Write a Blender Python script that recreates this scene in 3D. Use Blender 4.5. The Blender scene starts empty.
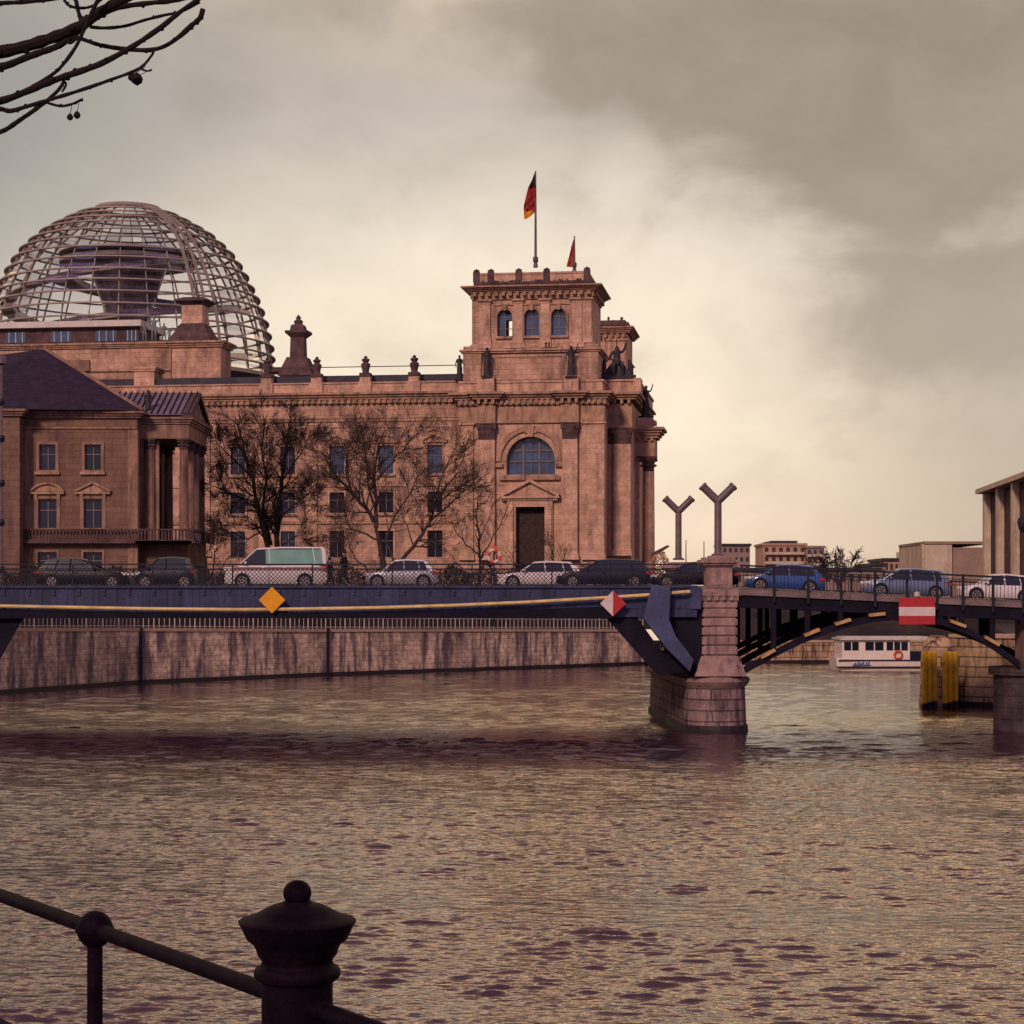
import bpy, bmesh, math, random
from mathutils import Vector, Matrix
random.seed(7)
S = bpy.context.scene
COL = S.collection
EYE = 6.65; F0 = 2000.0; HZ = 600.0; CX = 512.0

def W(px, py, Y):
    return Vector(((px-CX)*Y/F0, Y, EYE+(HZ-py)*Y/F0))
def wx(px, Y): return (px-CX)*Y/F0
def wz(py, Y): return EYE+(HZ-py)*Y/F0

# ---------------------------------------------------------------- mesh builder
class MB:
    def __init__(s): s.v=[]; s.f=[]
    def poly(s, pts):
        n=len(s.v); s.v+= [tuple(p) for p in pts]; s.f.append(tuple(range(n,n+len(pts))))
    def hexa(s, p):           # p: 4 bottom + 4 top
        n=len(s.v); s.v+=[tuple(q) for q in p]
        for q in ((0,3,2,1),(4,5,6,7),(0,1,5,4),(1,2,6,5),(2,3,7,6),(3,0,4,7)): s.f.append(tuple(n+i for i in q))
        return s
    def box(s,x0,x1,y0,y1,z0,z1):
        return s.hexa([(x0,y0,z0),(x1,y0,z0),(x1,y1,z0),(x0,y1,z0),(x0,y0,z1),(x1,y0,z1),(x1,y1,z1),(x0,y1,z1)])
    def frustum(s,b,zb,t,zt): # b,t = (x0,x1,y0,y1)
        return s.hexa([(b[0],b[2],zb),(b[1],b[2],zb),(b[1],b[3],zb),(b[0],b[3],zb),(t[0],t[2],zt),(t[1],t[2],zt),(t[1],t[3],zt),(t[0],t[3],zt)])
    def prism(s, poly, y0, y1, plane='xz'):
        n=len(s.v); m=len(poly)
        def P(a,b,c):
            return (a,c,b) if plane=='xz' else ((c,a,b) if plane=='yz' else (a,b,c))
        s.v+=[P(a,b,y0) for a,b in poly]+[P(a,b,y1) for a,b in poly]
        s.f.append(tuple(range(n,n+m))); s.f.append(tuple(range(n+2*m-1,n+m-1,-1)))
        for i in range(m):
            j=(i+1)%m; s.f.append((n+i,n+m+i,n+m+j,n+j))
        return s
    def tube(s, pts, rad, n=8, cap=True):
        pts=[Vector(p) for p in pts]
        if not hasattr(rad,'__len__'): rad=[rad]*len(pts)
        base=len(s.v); prev=None
        for i,p in enumerate(pts):
            d=(pts[min(i+1,len(pts)-1)]-pts[max(i-1,0)])
            if d.length<1e-9: d=Vector((0,0,1))
            d.normalize()
            if prev is None:
                a=Vector((0,0,1)) if abs(d.z)<.9 else Vector((1,0,0))
                u=d.cross(a).normalized()
            else:
                u=(prev-d*prev.dot(d))
                u = u.normalized() if u.length>1e-6 else d.orthogonal().normalized()
            prev=u; w=d.cross(u)
            for k in range(n):
                t=2*math.pi*k/n
                s.v.append(tuple(p+u*(math.cos(t)*rad[i])+w*(math.sin(t)*rad[i])))
        for i in range(len(pts)-1):
            for k in range(n):
                a=base+i*n+k; b=base+i*n+(k+1)%n
                s.f.append((a,b,b+n,a+n))
        if cap:
            s.f.append(tuple(base+k for k in reversed(range(n))))
            e=base+(len(pts)-1)*n; s.f.append(tuple(e+k for k in range(n)))
        return s
    def bar(s, p, q, w, h):      # rectangular bar between two points (h is vertical-ish)
        p=Vector(p); q=Vector(q); d=(q-p).normalized()
        u=d.cross(Vector((0,0,1))); u = u.normalized() if u.length>1e-4 else Vector((1,0,0))
        v=u.cross(d).normalized(); u=u*(w/2); v=v*(h/2)
        return s.hexa([p-u-v,p+u-v,q+u-v,q-u-v,p-u+v,p+u+v,q+u+v,q-u+v])
    def lathe(s, prof, c=(0,0), n=16, rot=0.0):
        base=len(s.v)
        for r,z in prof:
            for k in range(n):
                t=2*math.pi*k/n+rot; s.v.append((c[0]+r*math.cos(t),c[1]+r*math.sin(t),z))
        for i in range(len(prof)-1):
            for k in range(n):
                a=base+i*n+k; b=base+i*n+(k+1)%n; s.f.append((a,b,b+n,a+n))
        s.f.append(tuple(base+k for k in reversed(range(n))))
        e=base+(len(prof)-1)*n; s.f.append(tuple(e+k for k in range(n)))
        return s
    def loft(s, secs):           # list of equal-length closed sections
        base=len(s.v); m=len(secs[0])
        for sec in secs: s.v+=[tuple(p) for p in sec]
        for i in range(len(secs)-1):
            for k in range(m):
                a=base+i*m+k; b=base+i*m+(k+1)%m; s.f.append((a,b,b+m,a+m))
        s.f.append(tuple(base+k for k in reversed(range(m))))
        e=base+(len(secs)-1)*m; s.f.append(tuple(e+k for k in range(m)))
        return s
    def mesh(s, name, smooth=False):
        me=bpy.data.meshes.new(name); me.from_pydata(s.v,[],s.f)
        bm=bmesh.new(); bm.from_mesh(me); bmesh.ops.recalc_face_normals(bm,faces=bm.faces); bm.to_mesh(me); bm.free()
        if smooth:
            for p in me.polygons: p.use_smooth=True
            try: me.set_sharp_from_angle(angle=math.radians(38))
            except Exception: pass
        me.update(); return me

def obj(name, mb, m, parent=None, smooth=False, loc=None, label=None, bevel=0):
    me = mb.mesh(name, smooth) if isinstance(mb, MB) else mb
    o=bpy.data.objects.new(name, me); COL.objects.link(o)
    if m is not None and not me.materials: me.materials.append(m)
    if parent is not None: o.parent=parent
    if loc is not None: o.location=loc
    if label: o['label']=label
    if bevel:
        b=o.modifiers.new('bevel','BEVEL'); b.width=bevel; b.segments=2; b.limit_method='ANGLE'
    return o
def thing(name,label,cat,loc=(0,0,0),rz=0,group=None):
    o=bpy.data.objects.new(name,None); COL.objects.link(o); o.empty_display_size=.3
    o.location=loc; o.rotation_euler=(0,0,rz); return tag(o,label,cat,group)
def tag(o,label,cat,group=None):
    o['label']=label; o['category']=cat
    if group: o['group']=group
    return o
def struct(name,mb,m,smooth=False):
    o=obj(name,mb,m,smooth=smooth); o['kind']='structure'; return o
def dup(o, parent=None, loc=None, rz=None, label=None, scale=None):
    c=o.copy(); COL.objects.link(c)
    if parent is not None: c.parent=parent
    if loc is not None: c.location=loc
    if rz is not None: c.rotation_euler=(0,0,rz)
    if scale is not None: c.scale=scale
    if label: c['label']=label
    for ch in list(o.children): dup(ch,c)
    return c

# ---------------------------------------------------------------- materials
def mat(name, col, rough=.75, var=.18, scale=.6, bump=0., metallic=0., brick=None, streak=None, col2=None, spec=.2, mortar=.6, fine=0.0, coat=0.0):
    m=bpy.data.materials.new(name); m.use_nodes=True; nt=m.node_tree; N=nt.nodes; L=nt.links
    b=N['Principled BSDF']; b.inputs['Roughness'].default_value=rough; b.inputs['Metallic'].default_value=metallic
    b.inputs['Specular IOR Level'].default_value=spec
    if coat: b.inputs['Coat Weight'].default_value=coat
    tc=N.new('ShaderNodeTexCoord')
    n=N.new('ShaderNodeTexNoise'); n.inputs['Scale'].default_value=scale; n.inputs['Detail'].default_value=6; n.inputs['Roughness'].default_value=.62
    L.new(tc.outputs['Object'],n.inputs['Vector'])
    mx=N.new('ShaderNodeMix'); mx.data_type='RGBA'
    c2=col2 if col2 else tuple(c*(1+var) for c in col)
    c1=col if col2 else tuple(c*(1-var) for c in col)
    mx.inputs[6].default_value=(*c1,1); mx.inputs[7].default_value=(*c2,1)
    r=N.new('ShaderNodeMapRange'); r.inputs[1].default_value=.36; r.inputs[2].default_value=.64
    L.new(n.outputs['Fac'],r.inputs[0]); L.new(r.outputs[0],mx.inputs[0]); out=mx.outputs[2]
    hgt=n.outputs['Fac']
    if fine:
        nf=N.new('ShaderNodeTexNoise'); nf.inputs['Scale'].default_value=scale*9; nf.inputs['Detail'].default_value=4
        L.new(tc.outputs['Object'],nf.inputs['Vector'])
        rf=N.new('ShaderNodeMapRange'); rf.inputs[1].default_value=.3; rf.inputs[2].default_value=.7; rf.inputs[3].default_value=1-fine; rf.inputs[4].default_value=1+fine
        L.new(nf.outputs['Fac'],rf.inputs[0])
        mf=N.new('ShaderNodeMix'); mf.data_type='RGBA'; mf.blend_type='MULTIPLY'; mf.inputs[0].default_value=1
        L.new(out,mf.inputs[6]); L.new(rf.outputs[0],mf.inputs[7]); out=mf.outputs[2]
    if streak:
        sc,lo,hi,dark=streak
        mp=N.new('ShaderNodeMapping'); mp.inputs['Scale'].default_value=(sc,sc,sc*.16)
        L.new(tc.outputs['Object'],mp.inputs[0])
        n2=N.new('ShaderNodeTexNoise'); n2.inputs['Scale'].default_value=1; n2.inputs['Detail'].default_value=7; n2.inputs['Roughness'].default_value=.65
        L.new(mp.outputs[0],n2.inputs['Vector'])
        r2=N.new('ShaderNodeMapRange'); r2.inputs[1].default_value=lo; r2.inputs[2].default_value=hi
        L.new(n2.outputs['Fac'],r2.inputs[0])
        m2=N.new('ShaderNodeMix'); m2.data_type='RGBA'; m2.inputs[7].default_value=(*dark,1)
        L.new(r2.outputs[0],m2.inputs[0]); L.new(out,m2.inputs[6]); out=m2.outputs[2]
    if brick:
        sp=N.new('ShaderNodeSeparateXYZ'); L.new(tc.outputs['Object'],sp.inputs[0])
        ad=N.new('ShaderNodeMath'); ad.operation='ADD'; L.new(sp.outputs[0],ad.inputs[0]); L.new(sp.outputs[1],ad.inputs[1])
        cb=N.new('ShaderNodeCombineXYZ'); L.new(ad.outputs[0],cb.inputs[0]); L.new(sp.outputs[2],cb.inputs[1])
        br=N.new('ShaderNodeTexBrick'); br.inputs['Scale'].default_value=1
        br.inputs['Brick Width'].default_value=brick[0]; br.inputs['Row Height'].default_value=brick[1]; br.inputs['Mortar Size'].default_value=brick[2]
        br.inputs['Color1'].default_value=(1,1,1,1); br.inputs['Color2'].default_value=(.84,.82,.82,1); br.inputs['Mortar'].default_value=(mortar,mortar,mortar,1)
        L.new(cb.outputs[0],br.inputs['Vector'])
        m3=N.new('ShaderNodeMix'); m3.data_type='RGBA'; m3.blend_type='MULTIPLY'; m3.inputs[0].default_value=1
        L.new(out,m3.inputs[6]); L.new(br.outputs['Color'],m3.inputs[7]); out=m3.outputs[2]
    L.new(out,b.inputs['Base Color'])
    if bump:
        bp=N.new('ShaderNodeBump'); bp.inputs['Strength'].default_value=1; bp.inputs['Distance'].default_value=bump
        L.new(hgt,bp.inputs['Height']); L.new(bp.outputs[0],b.inputs['Normal'])
    return m

M={}
M['stone']=mat('sandstone',(.46,.28,.20),.85,.24,.35,brick=(1.5,.75,.035),streak=(.55,.47,.70,(.15,.085,.08)),fine=.2)
M['stone2']=mat('sandstone_plain',(.50,.31,.222),.85,.22,.5,brick=(1.4,.7,.03),mortar=.72,streak=(.8,.50,.76,(.14,.08,.075)),fine=.2)
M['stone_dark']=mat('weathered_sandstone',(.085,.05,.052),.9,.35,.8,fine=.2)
M['cornice']=mat('cornice_stone',(.34,.205,.14),.88,.25,.7,streak=(1.2,.5,.7,(.10,.06,.06)),fine=.15)
M['palace']=mat('palace_plaster',(.185,.108,.078),.88,.2,.4,brick=(1.6,.62,.03),streak=(.7,.5,.72,(.11,.06,.06)),fine=.12)
M['palace2']=mat('palace_trim',(.25,.148,.108),.88,.2,.6,streak=(1.2,.48,.7,(.09,.05,.05)),fine=.15)
M['slate']=mat('slate_roof',(.028,.017,.036),.85,.3,1.2,brick=(.6,.35,.02),fine=.2)
M['zinc']=mat('zinc_roof',(.15,.11,.15),.6,.25,.8,fine=.1)
M['darkroof']=mat('dark_roofing',(.03,.028,.04),.6,.3,.6)
M['whiteroof']=mat('pale_roofing',(.5,.47,.44),.6,.12,.6)
M['glass']=mat('window_glass',(.012,.016,.03),.08,.3,.2,spec=.5)
M['glassb']=mat('blue_window_glass',(.04,.07,.14),.1,.3,.3,spec=.6)
M['frame']=mat('window_frame_paint',(.16,.13,.14),.6,.15,2)
M['wood']=mat('door_wood',(.035,.02,.018),.7,.4,2)
M['bronze']=mat('bronze_patina',(.035,.028,.035),.55,.35,2,metallic=.3)
M['steel']=mat('dome_steel',(.27,.22,.19),.5,.15,.4,metallic=.25)
M['mirror']=mat('mirror_panels',(.22,.18,.19),.25,.35,.8,metallic=.7,brick=(1.2,1.2,.06),mortar=.3)
M['bark']=mat('dark_bark',(.018,.011,.012),.9,.35,3,fine=.2)
M['bark2']=mat('grey_bark',(.05,.032,.03),.9,.35,3,fine=.2)
M['twig']=mat('twigs',(.055,.034,.03),.9,.3,3)
M['barkn']=mat('near_bark',(.010,.005,.006),.8,.3,20,bump=.004)
M['blue']=mat('girder_paint',(.032,.038,.092),.55,.3,.7,streak=(1.5,.5,.75,(.012,.014,.03)),fine=.2,brick=(1.25,3.1,.03),mortar=.55)
M['blueb']=mat('bracket_paint',(.042,.050,.112),.55,.25,.7,streak=(1.5,.55,.8,(.012,.014,.04)),fine=.15)
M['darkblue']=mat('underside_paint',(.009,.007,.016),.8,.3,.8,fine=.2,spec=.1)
M['rail']=mat('railing_iron',(.012,.012,.022),.6,.2,4)
M['pipe']=mat('pale_conduit',(.55,.40,.17),.5,.2,1.5,fine=.1)
M['ochre']=mat('lit_flange_ochre',(.36,.22,.09),.6,.3,3)  # ochre colour standing in for sunlight on the rib flanges
M['walk']=mat('walkway_edge',(.15,.105,.11),.7,.3,1,fine=.2)
M['asphalt']=mat('asphalt',(.045,.043,.046),.9,.2,2,bump=.003,fine=.2)
M['pave']=mat('paving',(.16,.13,.125),.9,.2,1,brick=(.6,.6,.02),fine=.2)
M['pier']=mat('pier_granite',(.22,.145,.145),.85,.3,.9,brick=(1.1,.55,.045),streak=(2.2,.45,.62,(.045,.03,.045)),fine=.25,mortar=.35)
M['pierp']=mat('pier_dressed_stone',(.26,.165,.155),.85,.22,1.4,streak=(2.6,.5,.72,(.06,.04,.055)),fine=.2)
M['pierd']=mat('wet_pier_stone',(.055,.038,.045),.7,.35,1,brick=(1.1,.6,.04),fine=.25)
M['quay']=mat('quay_wall_stone',(.50,.365,.27),.88,.3,.3,brick=(1.6,.42,.03),streak=(1.3,.45,.60,(.12,.085,.10)),fine=.4,mortar=.6)
M['quay2']=mat('pale_quay_stone',(.40,.27,.17),.88,.2,.6,brick=(1.5,.62,.05),streak=(1.8,.5,.62,(.10,.06,.05)),fine=.2,mortar=.35)
M['tide']=mat('wet_tide_band',(.02,.014,.018),.5,.3,1)
M['capst']=mat('coping_stone',(.36,.24,.17),.85,.15,2,fine=.15)
M['yellow']=mat('yellow_paint',(.68,.38,.02),.55,.2,3,streak=(5,.55,.8,(.25,.12,.02)))
M['sigy']=mat('sign_yellow',(.62,.27,.012),.5,.12,3)
M['sigr']=mat('sign_red',(.34,.025,.03),.5,.12,3)
M['sigw']=mat('sign_white',(.52,.43,.42),.5,.08,3)
M['white']=mat('white_paint',(.6,.52,.47),.45,.06,1.5)
M['offwhite']=mat('dull_white_paint',(.45,.40,.37),.5,.1,1.5)
M['teal']=mat('teal_panel',(.14,.29,.26),.3,.12,1.2)
M['magenta']=mat('red_band',(.30,.15,.18),.5,.1,2)
M['tyre']=mat('tyre_rubber',(.012,.011,.013),.85,.2,5)
M['rim']=mat('alloy_rim',(.28,.25,.26),.4,.15,5,metallic=.6)
M['carblack']=mat('black_car_paint',(.007,.006,.014),.4,.1,1,spec=.2)
M['carnavy']=mat('navy_car_paint',(.008,.009,.028),.4,.1,1,spec=.2)
M['carblue']=mat('blue_car_paint',(.02,.062,.23),.28,.1,1,spec=.5,coat=.4)
M['carsilver']=mat('silver_car_paint',(.36,.35,.40),.3,.08,1,metallic=.3,coat=.4)
M['carwhite']=mat('white_car_paint',(.58,.52,.54),.3,.05,1,coat=.4)
M['cargrey']=mat('bluegrey_car_paint',(.13,.16,.26),.3,.08,1,metallic=.3,coat=.4)
M['carglass']=mat('car_glass',(.010,.012,.022),.06,.1,1,spec=.6)
M['headl']=mat('headlamp_glass',(.55,.52,.5),.15,.1,4,spec=.6)
M['taill']=mat('tail_lamp_glass',(.35,.02,.02),.2,.1,4,spec=.6)
M['coat']=mat('dark_wool',(.012,.011,.016),.95,.2,5)
M['skin']=mat('skin',(.36,.2,.14),.6,.08,5)
M['hair']=mat('hair',(.015,.01,.01),.8,.2,8)
M['ring']=mat('lifebuoy_red',(.55,.07,.03),.5,.1,4)
M['hedge']=mat('hedge_leaves',(.016,.011,.017),.95,.4,1.5,bump=.1)
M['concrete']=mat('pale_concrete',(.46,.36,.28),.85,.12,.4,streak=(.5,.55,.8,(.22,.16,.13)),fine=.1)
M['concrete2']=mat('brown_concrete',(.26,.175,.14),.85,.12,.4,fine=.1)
M['block']=mat('apartment_plaster',(.36,.22,.16),.85,.12,.3,fine=.1)
M['block2']=mat('apartment_plaster_grey',(.24,.17,.16),.85,.12,.3,fine=.1)
M['dwin']=mat('distant_window',(.05,.035,.045),.3,.3,.5)
M['iron']=mat('cast_iron_paint',(.006,.003,.007),.62,.4,14,bump=.0016,spec=.12,fine=.35)
M['lampg']=mat('lamp_metal',(.12,.085,.095),.5,.2,2,metallic=.2)
M['lampe']=mat('lamp_end_glass',(.45,.33,.2),.4,.1,2)
M['gold']=mat('dry_shrub',(.42,.22,.10),.9,.3,2)
M['flagk']=mat('flag_black',(.02,.014,.014),.8,.1,3)
M['flagr']=mat('flag_red',(.27,.025,.022),.8,.1,3)
M['flagg']=mat('flag_gold',(.65,.28,.02),.8,.1,3)
M['flagb']=mat('flag_red_banner',(.36,.06,.025),.8,.15,3)

M['iron'].node_tree.nodes['Principled BSDF'].inputs['Specular Tint'].default_value=(.85,.5,.75,1)
M['iron'].node_tree.nodes['Principled BSDF'].inputs['IOR'].default_value=1.25
# ---------------------------------------------------------------- camera, light, world
cam=bpy.data.cameras.new('camera'); co=bpy.data.objects.new('camera',cam); COL.objects.link(co); S.camera=co
co.location=(0,0,EYE); co.rotation_euler=(math.radians(90),0,0)
cam.sensor_width=36; cam.lens=F0/1024*36; cam.shift_y=(HZ-512)/1024; cam.clip_start=.1; cam.clip_end=8000
SUN=Vector((-.31,-.78,.47)).normalized()
sd=bpy.data.lights.new('sun','SUN'); sd.energy=2.05; sd.angle=math.radians(8); sd.color=(1,.70,.52)
so=bpy.data.objects.new('sun',sd); COL.objects.link(so); so.rotation_euler=SUN.to_track_quat('Z','Y').to_euler(); so.location=(60,-40,120)
S.view_settings.view_transform='Standard'; S.view_settings.look='None'; S.view_settings.exposure=.22; S.view_settings.gamma=1

def build_world():
    w=bpy.data.worlds.new('World'); S.world=w; w.use_nodes=True; nt=w.node_tree; N=nt.nodes; L=nt.links
    for n in list(N): N.remove(n)
    def math_(op,a,b=None,c=None):
        n=N.new('ShaderNodeMath'); n.operation=op
        for i,q in enumerate((a,b,c)):
            if q is None: continue
            if isinstance(q,(int,float)): n.inputs[i].default_value=q
            else: L.new(q,n.inputs[i])
        return n.outputs[0]
    def rng(v,a,b,c=0.,d=1.,sm=True):
        n=N.new('ShaderNodeMapRange'); n.interpolation_type='SMOOTHSTEP' if sm else 'LINEAR'
        for i,q in enumerate((a,b,c,d)): n.inputs[i+1].default_value=q
        L.new(v,n.inputs[0]); return n.outputs[0]
    def mix(f,a,b,bt='MIX'):
        n=N.new('ShaderNodeMix'); n.data_type='RGBA'; n.blend_type=bt
        for i,q in ((0,f),(6,a),(7,b)):
            if isinstance(q,(int,float)): n.inputs[i].default_value=q
            elif isinstance(q,tuple): n.inputs[i].default_value=(*q,1)
            else: L.new(q,n.inputs[i])
        return n.outputs[2]
    tc=N.new('ShaderNodeTexCoord'); sep=N.new('ShaderNodeSeparateXYZ'); L.new(tc.outputs['Generated'],sep.inputs[0])
    X,Y,Z=sep.outputs
    # elevation ramp; unseen band above the frame brightened for the water sheen
    cr=N.new('ShaderNodeValToRGB'); L.new(rng(Z,-.1,.9,0,1,False),cr.inputs[0])
    e=cr.color_ramp.elements; 
    stops=[(-.1,(.60,.45,.30)),(0.0,(.70,.50,.36)),(.05,(.72,.565,.42)),(.11,(.73,.61,.48)),(.17,(.66,.57,.455)),(.24,(.46,.39,.335)),(.29,(.60,.48,.35)),(.31,(1.35,.96,.58)),(.37,(2.05,1.36,.74)),(.43,(1.0,.63,.40)),(.50,(.38,.23,.22)),(.62,(.14,.09,.15))]
    e[0].position=0; e[0].color=(*stops[0][1],1); e[1].position=1; e[1].color=(*stops[-1][1],1)
    for z,c in stops[1:-1]:
        k=e.new((z+.1)/1.0); k.color=(*c,1)
    base=cr.outputs[0]
    # clouds
    mp=N.new('ShaderNodeMapping'); mp.inputs['Scale'].default_value=(1,1,1.5); L.new(tc.outputs['Generated'],mp.inputs[0])
    def noise(s,det=6,ro=.55,off=0,dist=.6):
        n=N.new('ShaderNodeTexNoise'); n.inputs['Scale'].default_value=s; n.inputs['Detail'].default_value=det; n.inputs['Roughness'].default_value=ro; n.inputs['Distortion'].default_value=dist
        m2=N.new('ShaderNodeVectorMath'); m2.inputs[1].default_value=(off,off*.7,off*1.3); L.new(mp.outputs[0],m2.inputs[0]); L.new(m2.outputs[0],n.inputs['Vector']); return n.outputs['Fac']
    n1=noise(6,7,.5,3.1,.3); n2=noise(15,6,.55,7.7,.4); n3=noise(3.0,3,.5,1.3,.2)
    nn=math_('ADD',math_('MULTIPLY',n1,.65),math_('MULTIPLY',n2,.35))
    def blob(px,py,sx,sy,amp):
        d=Vector(((px-CX)/F0,1,(HZ-py)/F0)).normalized()
        a=math_('DIVIDE',math_('SUBTRACT',X,d.x),sx/F0); b=math_('DIVIDE',math_('SUBTRACT',Z,d.z),sy/F0)
        r=math_('ADD',math_('MULTIPLY',a,a),math_('MULTIPLY',b,b))
        g=math_('MULTIPLY',math_('EXPONENT',math_('MULTIPLY',r,-1.)),amp)
        return math_('MULTIPLY',g,rng(Y,0,.2))
    bl=None
    for a in ((660,45,110,75,.42),(800,90,170,95,.36),(910,190,150,95,.50),(1000,290,120,75,.36),(930,330,130,50,.14),(1040,60,150,130,.42),(880,-20,220,60,.30),(430,15,170,50,.10),(1100,400,110,200,.15)):
        q=blob(*a); bl=q if bl is None else math_('ADD',bl,q)
    brk=blob(1000,240,60,22,-.16); brk2=blob(620,130,30,110,-.10)
    dens=math_('ADD',math_('ADD',math_('ADD',bl,brk),brk2),math_('MULTIPLY',math_('SUBTRACT',nn,.5),2.7))
    cl=rng(dens,.02,.56)
    tex=rng(n2,.3,.7,.86,1.14,False)
    c=mix(math_('MULTIPLY',cl,.93),base,mix(n1,(.16,.12,.088),(.32,.255,.19)))
    c=mix(1.,c,tex,'MULTIPLY')
    # dim grey upper left; bright veil low centre
    ul=math_('ADD',blob(-60,20,400,260,.8),blob(-40,330,150,300,.35))
    c=mix(math_('MINIMUM',ul,.95),c,(.25,.235,.212))
    gl=math_('ADD',blob(380,330,260,120,.32),blob(600,450,230,160,.34))
    c=mix(math_('MINIMUM',gl,.8),c,(.86,.735,.56))
    c=mix(math_('MINIMUM',blob(1070,440,230,230,.85),.9),c,(.36,.30,.235))
    # unseen sky behind the camera, made purple to tint the shadows
    back=rng(Y,.25,-.35)
    c=mix(back,c,mix(rng(Z,0,.8),(.31,.20,.31),(.23,.155,.33)))
    c=mix(rng(Z,-.02,-.2),c,(.06,.045,.05))
    b2=N.new('ShaderNodeBackground'); L.new(c,b2.inputs[0]); b2.inputs[1].default_value=1.12
    sk=N.new('ShaderNodeTexSky'); sk.sky_type='NISHITA'; sk.sun_disc=False
    sk.sun_elevation=math.asin(SUN.z); sk.sun_rotation=math.atan2(SUN.x,SUN.y); sk.dust_density=4
    b1=N.new('ShaderNodeBackground'); L.new(sk.outputs[0],b1.inputs[0]); b1.inputs[1].default_value=.006
    ad=N.new('ShaderNodeAddShader'); L.new(b1.outputs[0],ad.inputs[0]); L.new(b2.outputs[0],ad.inputs[1])
    out=N.new('ShaderNodeOutputWorld'); L.new(ad.outputs[0],out.inputs[0])
build_world()

# ---------------------------------------------------------------- water
def water_mat():
    m=bpy.data.materials.new('river_water'); m.use_nodes=True; nt=m.node_tree; N=nt.nodes; L=nt.links; b=N['Principled BSDF']
    b.inputs['Base Color'].default_value=(.030,.013,.025,1); b.inputs['Roughness'].default_value=.06; b.inputs['IOR'].default_value=2.1; b.inputs['Specular IOR Level'].default_value=.5
    b.inputs['Specular Tint'].default_value=(1,.82,.60,1)
    tc=N.new('ShaderNodeTexCoord')
    def nz(sx,sy,rot,det,amp,ro=.55,dist=0.):
        mp=N.new('ShaderNodeMapping'); mp.inputs['Rotation'].default_value=(0,0,math.radians(rot)); mp.inputs['Scale'].default_value=(sx,sy,1)
        L.new(tc.outputs['Object'],mp.inputs[0]); n=N.new('ShaderNodeTexNoise'); n.inputs['Scale'].default_value=1; n.inputs['Detail'].default_value=det; n.inputs['Roughness'].default_value=ro; n.inputs['Distortion'].default_value=dist
        L.new(mp.outputs[0],n.inputs['Vector'])
        k=N.new('ShaderNodeMath'); k.operation='MULTIPLY'; k.inputs[1].default_value=amp; L.new(n.outputs['Fac'],k.inputs[0]); return k.outputs[0]
    def add(a,b_):
        k=N.new('ShaderNodeMath'); k.operation='ADD'; L.new(a,k.inputs[0]); L.new(b_,k.inputs[1]); return k.outputs[0]
    bp=N.new('ShaderNodeBump'); bp.inputs['Strength'].default_value=1; bp.inputs['Distance'].default_value=1; L.new(add(nz(6,14.,-12,2,.008),nz(1.2,3.4,8,3,.05)),bp.inputs['Height'])
    L.new(bp.outputs[0],b.inputs['Normal'])
    return m
M['water']=water_mat()
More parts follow.
